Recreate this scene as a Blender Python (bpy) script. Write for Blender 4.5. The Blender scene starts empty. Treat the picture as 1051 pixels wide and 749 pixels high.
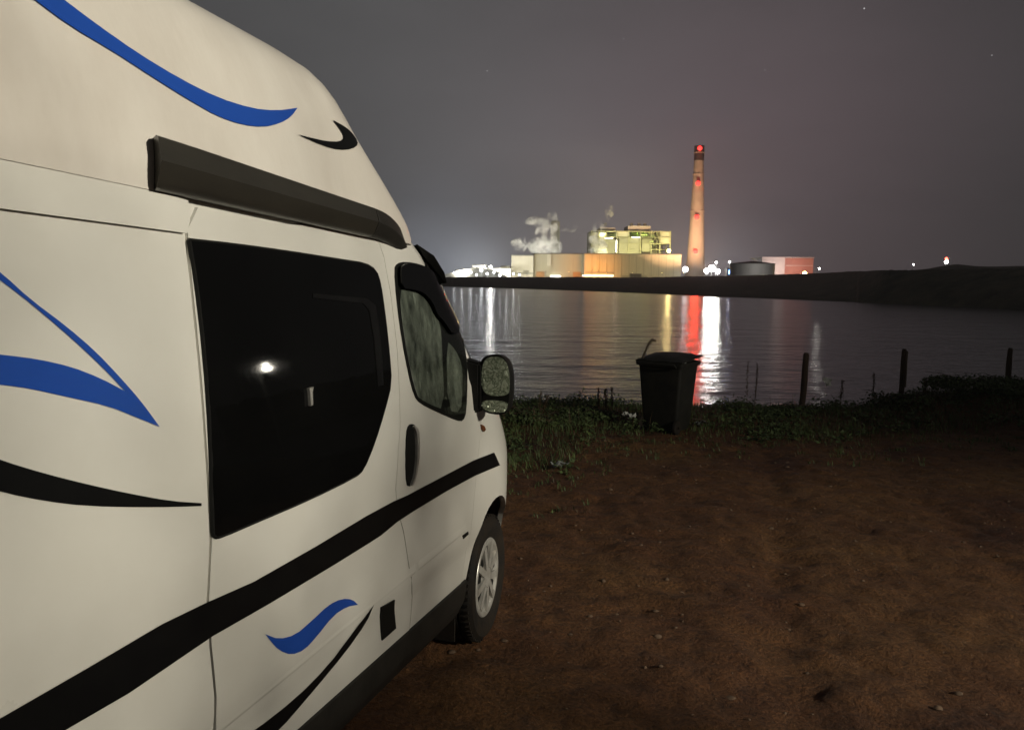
import bpy, bmesh, math, random
from mathutils import Vector, Matrix, noise
random.seed(7)
R = math.radians
scn = bpy.context.scene
COL = scn.collection

# ------------------------------------------------------------------ camera frame (photo pixels 1051x749)
FPX, CX, CY = 790.0, 525.5, 374.5
PITCH, ROLL = math.atan((374.5 - 285) / FPX), R(0.4)
CAM = Vector((0, 0, 1.76))
GS = 1.08
fwd = Vector((0, math.cos(PITCH), -math.sin(PITCH)))
x0 = Vector((1, 0, 0)); u0 = x0.cross(fwd)
rgt = x0 * math.cos(ROLL) + u0 * math.sin(ROLL)
upc = u0 * math.cos(ROLL) - x0 * math.sin(ROLL)
def ray(px, py):
    return (fwd + rgt * ((px - CX) / FPX) - upc * ((py - CY) / FPX)).normalized()
def at(px, py, Y):
    d = ray(px, py); return CAM + d * (Y / d.y)

# van frame: x forward, y inward (left), z up ; right side plane at y = 0
VF = ray(780, 325)
VU = (Vector((0, 0, 1)) - VF * VF.z).normalized()
VN = VF.cross(VU)                      # to the right
EYE_H, EYE_D = 1.76, 1.30
VO = CAM - VU * EYE_H - VN * EYE_D
VM = Matrix((( VF.x, -VN.x, VU.x, VO.x), (VF.y, -VN.y, VU.y, VO.y), (VF.z, -VN.z, VU.z, VO.z), (0, 0, 0, 1)))
VMI = VM.inverted()
EYE_L = VMI @ CAM

# ------------------------------------------------------------------ tagging helpers
def tag(o, label=None, cat=None, group=None, kind=None):
    if label: o['label'] = label
    if cat: o['category'] = cat
    if group: o['group'] = group
    if kind: o['kind'] = kind
    return o
def empty(name, loc=(0, 0, 0), rz=0.0, label=None, cat=None, group=None):
    o = bpy.data.objects.new(name, None); COL.objects.link(o)
    o.empty_display_size = 0.2
    o.location = loc; o.rotation_euler = (0, 0, rz)
    return tag(o, label, cat, group)
def obj(name, bm, mat, parent=None, smooth=30):
    me = bpy.data.meshes.new(name); bm.to_mesh(me); bm.free()
    for m in (mat if isinstance(mat, (list, tuple)) else [mat]): me.materials.append(m)
    if smooth:
        for p in me.polygons: p.use_smooth = True
        me.set_sharp_from_angle(angle=R(smooth))
    o = bpy.data.objects.new(name, me); COL.objects.link(o)
    if parent: o.parent = parent
    return o
def copy_tree(o, parent=None):
    c = o.copy(); COL.objects.link(c)
    if parent: c.parent = parent
    for ch in list(o.children): copy_tree(ch, c)
    return c

# ------------------------------------------------------------------ materials
def mat(name, col, rough=0.5, metal=0.0, var=None, vscale=5.0, detail=4.0, bump=0.0, bscale=20.0,
        coat=0.0, emit=None, estr=0.0, rvar=0.0, spec=0.5, coord='Object', stretch=None):
    m = bpy.data.materials.new(name); m.use_nodes = True
    nt = m.node_tree; N = nt.nodes; L = nt.links
    b = N['Principled BSDF']
    b.inputs['Base Color'].default_value = (*col, 1)
    b.inputs['Roughness'].default_value = rough
    b.inputs['Metallic'].default_value = metal
    b.inputs['Specular IOR Level'].default_value = spec
    b.inputs['Coat Weight'].default_value = coat
    b.inputs['Coat Roughness'].default_value = 0.06
    if emit:
        b.inputs['Emission Color'].default_value = (*emit, 1)
        b.inputs['Emission Strength'].default_value = estr
    tc = N.new('ShaderNodeTexCoord'); src = tc.outputs[coord]
    if stretch:
        mp = N.new('ShaderNodeMapping'); mp.inputs['Scale'].default_value = stretch
        L.new(src, mp.inputs['Vector']); src = mp.outputs['Vector']
    if var or rvar:
        n = N.new('ShaderNodeTexNoise'); n.inputs['Scale'].default_value = vscale
        n.inputs['Detail'].default_value = detail; n.inputs['Roughness'].default_value = 0.62
        L.new(src, n.inputs['Vector'])
        if var:
            r = N.new('ShaderNodeValToRGB')
            r.color_ramp.elements[0].position = 0.32; r.color_ramp.elements[1].position = 0.68
            r.color_ramp.elements[0].color = (*var, 1); r.color_ramp.elements[1].color = (*col, 1)
            L.new(n.outputs['Fac'], r.inputs['Fac']); L.new(r.outputs['Color'], b.inputs['Base Color'])
        if rvar:
            mr = N.new('ShaderNodeMapRange'); mr.inputs['To Min'].default_value = max(0, rough - rvar)
            mr.inputs['To Max'].default_value = rough + rvar
            L.new(n.outputs['Fac'], mr.inputs['Value']); L.new(mr.outputs['Result'], b.inputs['Roughness'])
    if bump:
        n2 = N.new('ShaderNodeTexNoise'); n2.inputs['Scale'].default_value = bscale
        n2.inputs['Detail'].default_value = 5
        L.new(src, n2.inputs['Vector'])
        bp = N.new('ShaderNodeBump'); bp.inputs['Strength'].default_value = 1.0
        bp.inputs['Distance'].default_value = bump
        L.new(n2.outputs['Fac'], bp.inputs['Height']); L.new(bp.outputs['Normal'], b.inputs['Normal'])
    return m

PAINT = mat('white_van_paint', (0.72, 0.705, 0.655), 0.30, var=(0.65, 0.63, 0.575), vscale=1.6, detail=6, bump=0.0035, bscale=2.2, coat=0.6, rvar=0.08)
GRP = mat('white_fibreglass', (0.74, 0.70, 0.64), 0.36, var=(0.60, 0.55, 0.49), vscale=1.4, detail=7, bump=0.012, bscale=2.6, coat=0.25, rvar=0.1, stretch=(1.6, 1, 0.7))
BLUE = mat('blue_vinyl', (0.014, 0.075, 0.40), 0.32, var=(0.012, 0.065, 0.36), vscale=3, coat=0.2)
BLACKV = mat('black_vinyl', (0.0035, 0.0035, 0.004), 0.42, var=(0.006, 0.006, 0.006), vscale=8, spec=.15)
TRIM = mat('black_plastic_trim', (0.013, 0.0125, 0.011), 0.55, var=(0.022, 0.020, 0.017), vscale=14, bump=0.0006, bscale=220, spec=.3)
TRIMD = mat('soft_black_plastic', (0.007, 0.007, 0.007), 0.6, var=(0.010, 0.010, 0.009), vscale=10, spec=.15)
AWN = mat('dark_awning_case', (0.022, 0.020, 0.017), 0.36, var=(0.038, 0.035, 0.028), vscale=2.2, detail=6, bump=0.002, bscale=7, rvar=0.1, stretch=(0.7, 1, 2))
DARKGLASS = mat('black_tinted_glass', (0.003, 0.003, 0.003), 0.035, var=(0.004, 0.004, 0.004), vscale=3, rvar=0.012, spec=.22)
RUBBER = mat('tyre_rubber', (0.010, 0.0095, 0.009), 0.8, var=(0.022, 0.016, 0.011), vscale=9, bump=0.002, bscale=60, spec=.2)
HUB = mat('silver_wheel_trim', (0.48, 0.47, 0.44), 0.38, 0.35, var=(0.32, 0.30, 0.27), vscale=12)
CHROME = mat('worn_chrome', (0.6, 0.58, 0.54), 0.38, 0.7, var=(0.4, 0.38, 0.35), vscale=20)
ORANGE = mat('amber_lens', (0.16, 0.05, 0.012), 0.25, var=(0.12, 0.035, 0.01), vscale=10)
CLEAR = mat('headlamp_lens', (0.3, 0.3, 0.3), 0.08, 0.3, var=(0.22, 0.22, 0.22), vscale=20)
REDL = mat('red_lens', (0.3, 0.01, 0.01), 0.2, var=(0.2, 0.01, 0.01), vscale=20)

def glass_mat(name, tint):
    m = bpy.data.materials.new(name); m.use_nodes = True
    nt = m.node_tree; N = nt.nodes; L = nt.links; N.remove(N['Principled BSDF'])
    t = N.new('ShaderNodeBsdfTransparent'); t.inputs['Color'].default_value = (*tint, 1)
    g = N.new('ShaderNodeBsdfGlossy'); g.inputs['Roughness'].default_value = 0.06
    f = N.new('ShaderNodeFresnel'); f.inputs['IOR'].default_value = 1.45
    n = N.new('ShaderNodeTexNoise'); n.inputs['Scale'].default_value = 45
    bp = N.new('ShaderNodeBump'); bp.inputs['Distance'].default_value = 0.0004
    tc = N.new('ShaderNodeTexCoord'); L.new(tc.outputs['Object'], n.inputs['Vector'])
    L.new(n.outputs['Fac'], bp.inputs['Height']); L.new(bp.outputs['Normal'], g.inputs['Normal'])
    x = N.new('ShaderNodeMixShader'); L.new(f.outputs['Fac'], x.inputs['Fac'])
    L.new(t.outputs['BSDF'], x.inputs[1]); L.new(g.outputs['BSDF'], x.inputs[2])
    L.new(x.outputs['Shader'], N['Material Output'].inputs['Surface'])
    return m
CABGLASS = glass_mat('dewy_cab_glass', (0.84, 0.88, 0.83))

def crinkle_mat(name, cols, scale, rough, metal, bump, distort=0.0):
    """crumpled foil / frost / painted reflection: voronoi ridges drive colour and bump"""
    m = bpy.data.materials.new(name); m.use_nodes = True
    nt = m.node_tree; N = nt.nodes; L = nt.links; b = N['Principled BSDF']
    tc = N.new('ShaderNodeTexCoord')
    n = N.new('ShaderNodeTexNoise'); n.inputs['Scale'].default_value = scale * 0.5; n.inputs['Detail'].default_value = 5
    L.new(tc.outputs['Object'], n.inputs['Vector'])
    mx = N.new('ShaderNodeMixRGB'); mx.blend_type = 'ADD'; mx.inputs['Fac'].default_value = distort
    L.new(tc.outputs['Object'], mx.inputs[1]); L.new(n.outputs['Color'], mx.inputs[2])
    v = N.new('ShaderNodeTexVoronoi'); v.feature = 'DISTANCE_TO_EDGE'; v.inputs['Scale'].default_value = scale
    L.new(mx.outputs['Color'], v.inputs['Vector'])
    r = N.new('ShaderNodeValToRGB')
    for k, c in enumerate(cols):
        e = r.color_ramp.elements[k] if k < 2 else r.color_ramp.elements.new(0.5)
        e.color = (*c, 1)
    pos = [0.0, 0.22, 0.06] if len(cols) == 3 else [0.0, 0.2]
    es = list(r.color_ramp.elements)
    for e, p in zip(es, sorted(pos)): e.position = p
    for e, c in zip(sorted(r.color_ramp.elements, key=lambda q: q.position), cols): e.color = (*c, 1)
    L.new(v.outputs['Distance'], r.inputs['Fac']); L.new(r.outputs['Color'], b.inputs['Base Color'])
    bp = N.new('ShaderNodeBump'); bp.inputs['Distance'].default_value = bump
    a = N.new('ShaderNodeMath'); a.operation = 'ADD'
    L.new(v.outputs['Distance'], a.inputs[0]); L.new(n.outputs['Fac'], a.inputs[1])
    L.new(a.outputs['Value'], bp.inputs['Height']); L.new(bp.outputs['Normal'], b.inputs['Normal'])
    b.inputs['Roughness'].default_value = rough; b.inputs['Metallic'].default_value = metal
    return m
BLIND = mat('crinkled_thermal_blind', (.25, .262, .235), .42, .2, var=(.022, .025, .021), vscale=13, detail=9, bump=.035, bscale=16, stretch=(1, 1, .55))
MIRG = crinkle_mat('frosted_glass_painted_reflection', [(0.10, 0.125, 0.085), (0.30, 0.35, 0.25), (0.46, 0.51, 0.39)], 23, 0.22, 0.35, 0.012, 0.3)  # greens paint in the reflected foliage along with the frost pattern

# ------------------------------------------------------------------ bmesh shape helpers
def box(bm, c, s, M=None):
    vs = []
    for dx in (-.5, .5):
        for dy in (-.5, .5):
            for dz in (-.5, .5):
                v = Vector((c[0] + dx * s[0], c[1] + dy * s[1], c[2] + dz * s[2]))
                vs.append(bm.verts.new(M @ v if M else v))
    fs = [bm.faces.new([vs[i] for i in f]) for f in ((0, 1, 3, 2), (4, 6, 7, 5), (0, 4, 5, 1), (2, 3, 7, 6), (0, 2, 6, 4), (1, 5, 7, 3))]
    return vs, fs
def bbox_obj(name, c, s, m, parent=None, bev=0.0, M=None):
    bm = bmesh.new(); box(bm, c, s, M)
    if bev: bmesh.ops.bevel(bm, geom=bm.edges[:] , offset=bev, segments=2, affect='EDGES', profile=0.6)
    return obj(name, bm, m, parent)
def tube(bm, pts, rad, seg=8, cap=True):
    pts = [Vector(p) for p in pts]
    if not isinstance(rad, (list, tuple)): rad = [rad] * len(pts)
    rings = []
    for i, p in enumerate(pts):
        d = (pts[min(i + 1, len(pts) - 1)] - pts[max(i - 1, 0)]).normalized()
        a = d.orthogonal().normalized() if not rings else (la - d * la.dot(d)).normalized()
        la = a; b = d.cross(a)
        rings.append([bm.verts.new(p + (a * math.cos(2 * math.pi * k / seg) + b * math.sin(2 * math.pi * k / seg)) * rad[i]) for k in range(seg)])
    for r0, r1 in zip(rings, rings[1:]):
        for k in range(seg): bm.faces.new((r0[k], r0[(k + 1) % seg], r1[(k + 1) % seg], r1[k]))
    if cap:
        bm.faces.new(rings[0][::-1]); bm.faces.new(rings[-1])
def lathe(bm, prof, c=(0, 0, 0), seg=24, axis='z', a0=0, a1=2 * math.pi):
    full = abs(a1 - a0 - 2 * math.pi) < 1e-6
    n = seg if full else seg + 1
    rings = []
    for r, h in prof:
        ring = []
        for k in range(n):
            a = a0 + (a1 - a0) * k / seg
            if axis == 'z': p = (c[0] + r * math.cos(a), c[1] + r * math.sin(a), c[2] + h)
            else: p = (c[0] + r * math.cos(a), c[1] + h, c[2] + r * math.sin(a))
            ring.append(bm.verts.new(p))
        rings.append(ring)
    for r0, r1 in zip(rings, rings[1:]):
        for k in range(n if full else n - 1):
            bm.faces.new((r0[k], r0[(k + 1) % n], r1[(k + 1) % n], r1[k]))
    return rings
def sphere(bm, c, r, seg=10, rings=6, s=(1, 1, 1)):
    prof = [(max(1e-4, r * math.sin(math.pi * i / rings)), -r * math.cos(math.pi * i / rings)) for i in range(rings + 1)]
    n0 = len(bm.verts)
    lathe(bm, prof, (0, 0, 0), seg)
    bm.verts.ensure_lookup_table()
    for v in bm.verts[n0:]:
        v.co = Vector((c[0] + v.co.x * s[0], c[1] + v.co.y * s[1], c[2] + v.co.z * s[2]))

def interp(xs, ys):
    """monotone cubic interpolation"""
    n = len(xs); d = [(ys[i + 1] - ys[i]) / (xs[i + 1] - xs[i]) for i in range(n - 1)]
    m = [d[0]] + [0 if d[i - 1] * d[i] <= 0 else 2 * d[i - 1] * d[i] / (d[i - 1] + d[i]) for i in range(1, n - 1)] + [d[-1]]
    def f(x):
        if x <= xs[0]: return ys[0]
        if x >= xs[-1]: return ys[-1]
        i = 0
        while x > xs[i + 1]: i += 1
        h = xs[i + 1] - xs[i]; s = (x - xs[i]) / h
        return ((2*s**3 - 3*s**2 + 1) * ys[i] + (s**3 - 2*s**2 + s) * h * m[i] + (-2*s**3 + 3*s**2) * ys[i+1] + (s**3 - s**2) * h * m[i+1])
    return f

# ------------------------------------------------------------------ THE VAN
HALF = 0.95
class Skin:
    def __init__(s, base, t0, tn, p, rear):
        s.base, s.t0, s.tn, s.p, s.rear = base, t0, tn, p, rear
    def W(s, t, z):
        a, b = s.t0(z), s.tn(z)
        y = HALF - s.base(z)
        if t <= a: return HALF - y
        u = min(0.985, (t - a) / (b - a))
        return HALF - y * (1 - u ** s.p) ** (1 / s.p)
    def front(s, th, z):            # th 0 = right side .. pi = left side
        a, b = s.t0(z), s.tn(z); y = HALF - s.base(z); e = 2 / s.p
        c, q = math.cos(th), math.sin(th)
        t = a + (b - a) * abs(q) ** e
        return Vector((t, HALF - math.copysign(abs(c) ** e, c) * y, z))
    def hit(s, px, py):
        d = VMI.to_3x3() @ ray(px, py)
        def g(k):
            p = EYE_L + d * k
            return p.y - s.W(p.x, p.z)
        k = 0.3; last = g(k)
        while k < 9:
            k2 = k + 0.02; c = g(k2)
            if last < 0 <= c:
                for _ in range(30):
                    mid = (k + k2) / 2
                    if g(mid) < 0: k = mid
                    else: k2 = mid
                p = EYE_L + d * k2
                a, b = s.t0(p.z), s.tn(p.z)        # keep clear of the rounded nose
                return (min(p.x, a + .5 * (b - a)), p.z)
            k, last = k2, c
        raise RuntimeError('ray misses the van %s' % ((px, py),))
    def ring(s, z, nf=36, ins=0.0, rr=0.10):
        pts = []
        y = HALF - s.base(z)
        for k in range(9):
            a = R(90 * k / 8)
            pts.append(Vector((s.rear + rr * (1 - math.sin(a)) , HALF - (y - rr * (1 - math.cos(a))), z)))
        pts = pts[::-1] if pts[0].x < pts[-1].x else pts
        # pts go along rear right corner; order: back face -> right side
        pts = sorted(pts, key=lambda v: v.x)
        a = s.t0(z)
        for k in range(1, 24): pts.append(Vector((s.rear + rr + (a - s.rear - rr) * k / 24, HALF - y, z)))
        for k in range(nf + 1): pts.append(s.front(math.pi * k / nf, z))
        half = [p for p in pts if p.y < HALF - 1e-6 and p.x < a - 1e-6]
        for p in half[::-1]: pts.append(Vector((p.x, 2 * HALF - p.y, p.z)))
        return pts

BODY = Skin(interp([.36, .45, .60, .68, .95, 1.15, 1.28, 1.50, 1.80, 1.95, 2.01, 2.08], [.055, .03, .016, .0, -.004, .0, .012, .042, .094, .122, .132, .150]),
            interp([.40, .95, 1.18, 1.35, 1.57, 1.79, 2.00, 2.10], [3.80, 3.80, 3.68, 3.53, 3.40, 3.22, 3.06, 2.90]),
            interp([.40, .75, 1.0, 1.18, 1.30, 1.42, 1.57, 1.79, 2.00, 2.10], [4.62, 4.67, 4.62, 4.50, 4.32, 4.10, 3.90, 3.65, 3.42, 3.25]), 2.3, -0.40)
HIGH = Skin(interp([2.04, 2.10, 2.20, 2.40, 2.55, 2.64, 2.70, 2.74], [.116, .110, .130, .185, .250, .325, .44, .62]),
            interp([2.05, 2.20, 2.42, 2.63, 2.74], [2.92, 2.78, 2.56, 2.44, 2.1]),
            interp([2.05, 2.20, 2.42, 2.63, 2.74], [3.28, 3.14, 2.93, 2.82, 2.6]), 2.5, -0.36)

van = empty('camper_van', (0, 0, 0), 0, 'white high top camper van with blue and black swoosh stripes parked facing the water', 'camper van')
van.matrix_world = VM

def inset_map(skin, t, z, off, mirror=False):
    w = skin.W(t, z) + off
    return Vector((t, 2 * HALF - w if mirror else w, z))
def panel(bm, outline, skin, off, thick=0.0, step=0.06, mirror=False, round_in=0.0):
    """polygon in (t, z) laid on the van's skin, off metres inward (negative = proud), with a skirt thick deep"""
    b = bmesh.new()
    vs = [b.verts.new((t, z, 0)) for t, z in outline]
    f = b.faces.new(vs)
    if f.normal.z < 0: f.normal_flip()
    bmesh.ops.triangulate(b, faces=b.faces[:])
    ts = [p[0] for p in outline]; zs = [p[1] for p in outline]
    for lo, hi, nrm in ((min(ts), max(ts), (1, 0, 0)), (min(zs), max(zs), (0, 1, 0))):
        n = int((hi - lo) / step)
        for k in range(1, n + 1):
            v = lo + (hi - lo) * k / (n + 1)
            co = (v, 0, 0) if nrm[0] else (0, v, 0)
            bmesh.ops.bisect_plane(b, geom=b.verts[:] + b.edges[:] + b.faces[:], plane_co=co, plane_no=nrm, dist=1e-6)
    bmesh.ops.remove_doubles(b, verts=b.verts[:], dist=1e-5)
    inner = set()
    if thick:
        be = [e for e in b.edges if e.is_boundary]
        ret = bmesh.ops.extrude_edge_only(b, edges=be)
        inner = {g for g in ret['geom'] if isinstance(g, bmesh.types.BMVert)}
        # a second, tiny ring makes a soft rounded edge
    for v in b.verts:
        v.co = inset_map(skin, v.co.x, v.co.y, off + (thick if v in inner else 0), mirror)
    bmesh.ops.recalc_face_normals(b, faces=b.faces[:])
    tot = sum(f.normal.y * f.calc_area() for f in b.faces if not any(v in inner for v in f.verts))
    if (tot > 0) != mirror: bmesh.ops.reverse_faces(b, faces=b.faces[:])
    me = bpy.data.meshes.new('tmp'); b.to_mesh(me); b.free()
    bm.from_mesh(me); bpy.data.meshes.remove(me)
def panel_obj(name, outline, skin, off, m, parent, thick=0.0, step=0.06, label=None):
    bm = bmesh.new(); panel(bm, outline, skin, off, thick, step)
    return tag(obj(name, bm, m, parent, 40), label)
def zs(pts, s, ox, oy): return [(ox + x / s, oy + y / s) for x, y in pts]
def smooth_poly(pts, it=1, keep=()):
    for _ in range(it):
        q = []
        n = len(pts)
        for i in range(n):
            a, b = pts[i], pts[(i + 1) % n]
            ka, kb = (i in keep), ((i + 1) % n in keep)
            if ka: q.append(a)
            if not ka: q.append((a[0] * .75 + b[0] * .25, a[1] * .75 + b[1] * .25))
            if not kb: q.append((a[0] * .25 + b[0] * .75, a[1] * .25 + b[1] * .75))
        keep = ()
        pts = q
    return pts
def traced(pts, skin=BODY, it=1, keep=()):
    return [skin.hit(*p) for p in smooth_poly(pts, it, keep)]

# --- shell
bm = bmesh.new()
def stack(bm, skin, levels, cap_top=True):
    rows = [[bm.verts.new(p) for p in skin.ring(z)] for z in levels]
    n = len(rows[0])
    for r0, r1 in zip(rows, rows[1:]):
        for k in range(n): bm.faces.new((r0[k], r0[(k + 1) % n], r1[(k + 1) % n], r1[k]))
    if cap_top: bm.faces.new(rows[-1])
    return rows
stack(bm, BODY, [.92, 1.0, 1.08, 1.15, 1.2, 1.25, 1.3, 1.36, 1.42, 1.5, 1.57, 1.65, 1.73, 1.81, 1.88, 1.95, 2.0, 2.04, 2.08])
# lower nose and lower tail
def patch(bm, skin, th0, th1, z0, z1, off=0.0, nth=30, nz=6, thick=0):
    rows = []
    for j in range(nz + 1):
        z = z0 + (z1 - z0) * j / nz; row = []
        for k in range(nth + 1):
            th = th0 + (th1 - th0) * k / nth
            p = skin.front(th, z); q = skin.front(th + 1e-3, z) - skin.front(th - 1e-3, z)
            nn = Vector((q.y, -q.x, 0)).normalized()
            row.append(bm.verts.new(p + nn * off))
        rows.append(row)
    for r0, r1 in zip(rows, rows[1:]):
        for k in range(nth): bm.faces.new((r0[k], r0[k + 1], r1[k + 1], r1[k]))
patch(bm, BODY, .42, math.pi - .42, .34, .94)
SEAM_R = [(188, 236), (194, 300), (202, 380), (208, 460), (213, 556), (210, 616), (213, 663), (218, 714)]    # rear edge of sliding door
SEAM_F = [(383, 236), (386, 247), (392, 264), (399, 302), (405, 352), (408, 408), (408.5, 440), (406.5, 462), (404, 500), (405, 520), (412, 545), (418, 583), (421, 612)]
seam_r = [BODY.hit(*p) for p in SEAM_R]; seam_f = [BODY.hit(*p) for p in SEAM_F]
ZB = .442
WT, WZ, WRAD, AH, AV, AZ = 3.83, .333, .333, .372, .43, .345
def arch(tc, a0, a1, n=16): return [(tc + AH * math.cos(R(a0 + (a1 - a0) * k / n)), AZ + AV * math.sin(R(a0 + (a1 - a0) * k / n))) for k in range(n + 1)]
G = .004
a_lo = math.degrees(math.asin((ZB - AZ) / AV))
# rear quarter panel (right): t -0.30 .. seam_r, top at the gutter line
gut = [BODY.hit(0, 217), BODY.hit(186, 241)]
rq = [(-.30, ZB)] + arch(.62, 180 - a_lo, a_lo) + [(seam_r[-1][0] - G, ZB)] + [(t - G, z) for t, z in seam_r[::-1] if z < gut[1][1] - .02] + [(gut[1][0], gut[1][1]), (gut[0][0], gut[0][1]), (-.30, gut[0][1])]
panel(bm, rq, BODY, -.009, .03, .07)
band = [(gut[0][0] - 1.4, gut[0][1] + .004), (gut[0][0], gut[0][1] + .004), (gut[1][0], gut[1][1] + .004)] + [BODY.hit(189, 226)] + [BODY.hit(187, 206)] + [(1.2, 2.055), (gut[0][0] - 1.4, 2.055)]
panel(bm, band, BODY, -.019, .03, .07)
# front wing (right)
df = [(3.40, ZB), (3.42, .60), (3.46, .80), (3.50, 1.0), (3.56, 1.18), (3.54, 1.29)]     # front edge of cab door
wing = [(df[0][0] + G, ZB)] + arch(WT, 180 - a_lo, 0, 18) + [(4.24, AZ), (4.26, .70), (4.26, .92), (4.18, 1.10), (3.94, 1.23), (3.74, 1.32)] + [(t + G, z) for t, z in df[::-1] if z > ZB + .01]
panel(bm, wing, BODY, -.006, .03, .05)
# whole left side
left = [(-.30, ZB)] + arch(.62, 180 - a_lo, a_lo) + arch(WT, 180 - a_lo, 0, 18) + [(4.24, AZ), (4.26, .92), (4.18, 1.10), (3.74, 1.32), (3.3, 1.32), (-.30, 1.32)]
panel(bm, left, BODY, -.006, .03, .08, mirror=True)
obj('body', bm, PAINT, van, 38)

# --- under body
bm = bmesh.new(); box(bm, (2.0, .95, .62), (4.4, 1.22, .60)); box(bm, (2.2, .95, .60), (2.30, 1.70, .44)); box(bm, (-.05, .95, .55), (.55, 1.6, .35))
obj('chassis', bm, TRIMD, van)
for y0, y1, tc in ((.05, .36, .62), (.135, .36, WT), (1.54, 1.85, .62), (1.54, 1.765, WT)):
    bm = bmesh.new(); lathe(bm, [(1, y0), (1, y1)], (0, 0, 0), 32, 'y', R(-8), R(188))
    for v in bm.verts: v.co = Vector((tc + v.co.x * (AH + .004), v.co.y, AZ + v.co.z * (AV + .004)))
    obj('wheel_arch_liner', bm, TRIMD, van)

# --- doors
sl_top = [BODY.hit(383, 238), BODY.hit(300, 231), BODY.hit(230, 222), BODY.hit(200, 213)]
sl = [(seam_r[-1][0] + G, ZB)] + [(seam_f[-1][0] + .006 - G, ZB)] + [(t - G, z) for t, z in seam_f[::-1] if z > ZB + .02] + [(t, z) for t, z in sl_top[1:]] + [(t + G, z) for t, z in seam_r]
sdoor = panel_obj('sliding_door', sl, BODY, -.010, PAINT, van, .03, .06)
cab = [(seam_f[-1][0] + .006 + G, ZB), (df[0][0] - G, ZB)] + [(t - G, z) for t, z in df] 
a_edge = [(3.50, 1.36), (3.42, 1.50), (3.34, 1.65), (3.25, 1.80), (3.14, 1.93), (3.07, 1.99), (2.98, 2.025), (2.80, 2.035)]
cab += a_edge + [(seam_f[0][0] + G, 2.04)] + [(t + G, z) for t, z in seam_f if z > ZB + .02]
cdoor = panel_obj('cab_door', cab, BODY, -.008, PAINT, van, .03, .05)

# --- side window on the sliding door
WIN = zs([(22, 38), (120, 48), (250, 65), (380, 85), (435, 93), (460, 108), (470, 140), (480, 210), (490, 300), (495, 370), (480, 430), (455, 510), (430, 570), (412, 586), (300, 640), (180, 690), (100, 724), (80, 728), (76, 710), (72, 500), (58, 300), (38, 130)], 2.27, 180, 230)
win_poly = traced(WIN, it=1, keep=(0,))
wside = panel_obj('side_window', win_poly, BODY, -.017, DARKGLASS, sdoor, .012, .08)
FR_O = [(316, 301), (372, 306), (381, 313), (386, 345), (389, 395), (383, 396), (379, 347), (374, 318), (368, 311), (316, 305.5)]
panel_obj('sliding_pane_frame', traced(FR_O, it=0), BODY, -.0195, BLACKV, wside, .004, .08)
panel_obj('window_latch', traced([(309.5, 398), (314, 396.5), (313, 402), (313.5, 415), (311, 416), (310.5, 404)], it=0), BODY, -.028, CHROME, wside, .01, .05)
bm = bmesh.new()      # rubber seal: thin tube round the outline
pts = [inset_map(BODY, t, z, -.012) for t, z in win_poly]; tube(bm, pts + [pts[0]], .006, 6, False)
obj('window_seal', bm, TRIMD, wside)

# --- cab window
CW = zs([(110, 190), (120, 171), (150, 165), (200, 174), (232, 190), (270, 240), (310, 330), (345, 430), (362, 490), (366, 560), (362, 690), (350, 722), (330, 720), (260, 690), (200, 660), (180, 635), (160, 560), (135, 430), (118, 300)], 3.405, 370, 220)
cwin = panel_obj('cab_window', traced(CW), BODY, -.013, TRIMD, cdoor, .010, .04, 'black framed cab window with a crinkled thermal blind inside')
B1 = zs([(121, 262), (160, 268), (200, 280), (228, 312), (246, 355), (268, 378), (275, 480), (282, 682), (230, 663), (195, 643), (185, 630), (165, 560), (140, 430)], 3.405, 370, 220)
B2 = zs([(288, 440), (318, 468), (344, 520), (347, 600), (340, 692), (294, 684)], 3.405, 370, 220)
bm = bmesh.new(); panel(bm, traced(B1), BODY, -.0155, 0, .03); panel(bm, traced(B2), BODY, -.0155, 0, .03)
obj('thermal_blind', bm, BLIND, cwin, 40)
panel_obj('glass_pane', traced(CW[:1] + zs([(122, 176), (150, 171), (198, 180), (228, 196), (266, 246), (304, 334), (339, 434), (356, 492), (359, 560), (355, 686), (346, 714), (330, 712), (262, 684), (204, 655), (186, 632), (166, 558), (141, 430), (124, 300)], 3.405, 370, 220)), BODY, -.019, CABGLASS, cwin, 0, .05)
# wind deflector: smoked strip along the top and front of the window
WD = zs([(116, 190), (124, 176), (150, 171), (198, 180), (228, 196), (266, 246), (304, 334), (330, 410), (300, 420), (268, 372), (246, 350), (228, 306), (200, 274), (160, 262), (120, 258)], 3.405, 370, 220)
panel_obj('wind_deflector', traced(WD, it=1), BODY, -.034, DARKGLASS, cwin, .006, .04)

# --- handle, flap, repeater, badge
H1 = zs([(128, 70), (135, 45), (148, 42), (160, 58), (163, 90), (160, 150), (152, 205), (140, 228), (128, 222), (126, 150)], 2.88, 370, 420)
hd = panel_obj('door_handle', traced(H1), BODY, -.014, TRIMD, cdoor, .02, .03)
H2 = zs([(146, 46), (158, 60), (161, 92), (158, 150), (149, 205), (139, 226), (136, 222), (146, 196), (152, 150), (153, 95), (150, 64), (143, 52)], 2.88, 370, 420)
panel_obj('chrome_grip', traced(H2), BODY, -.024, CHROME, hd, .012, .03)
panel_obj('black_flap', traced(zs([(906, 286), (938, 268), (941, 336), (908, 365)], 2.335, 0, 500), it=0), BODY, -.016, TRIMD, sdoor, .012, .04)
bm = bmesh.new(); panel(bm, traced(zs([(350, 44), (358, 49), (362, 59), (357, 66), (352, 58)], 2.88, 370, 420), it=0), BODY, -.016, .012, .03)
obj('side_repeater', bm, ORANGE, van, 40)
panel_obj('door_badge', traced(zs([(296, 372), (312, 360), (313, 368), (298, 382)], 2.88, 370, 420), it=0), BODY, -.012, TRIMD, cdoor, .004, .04)

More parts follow.
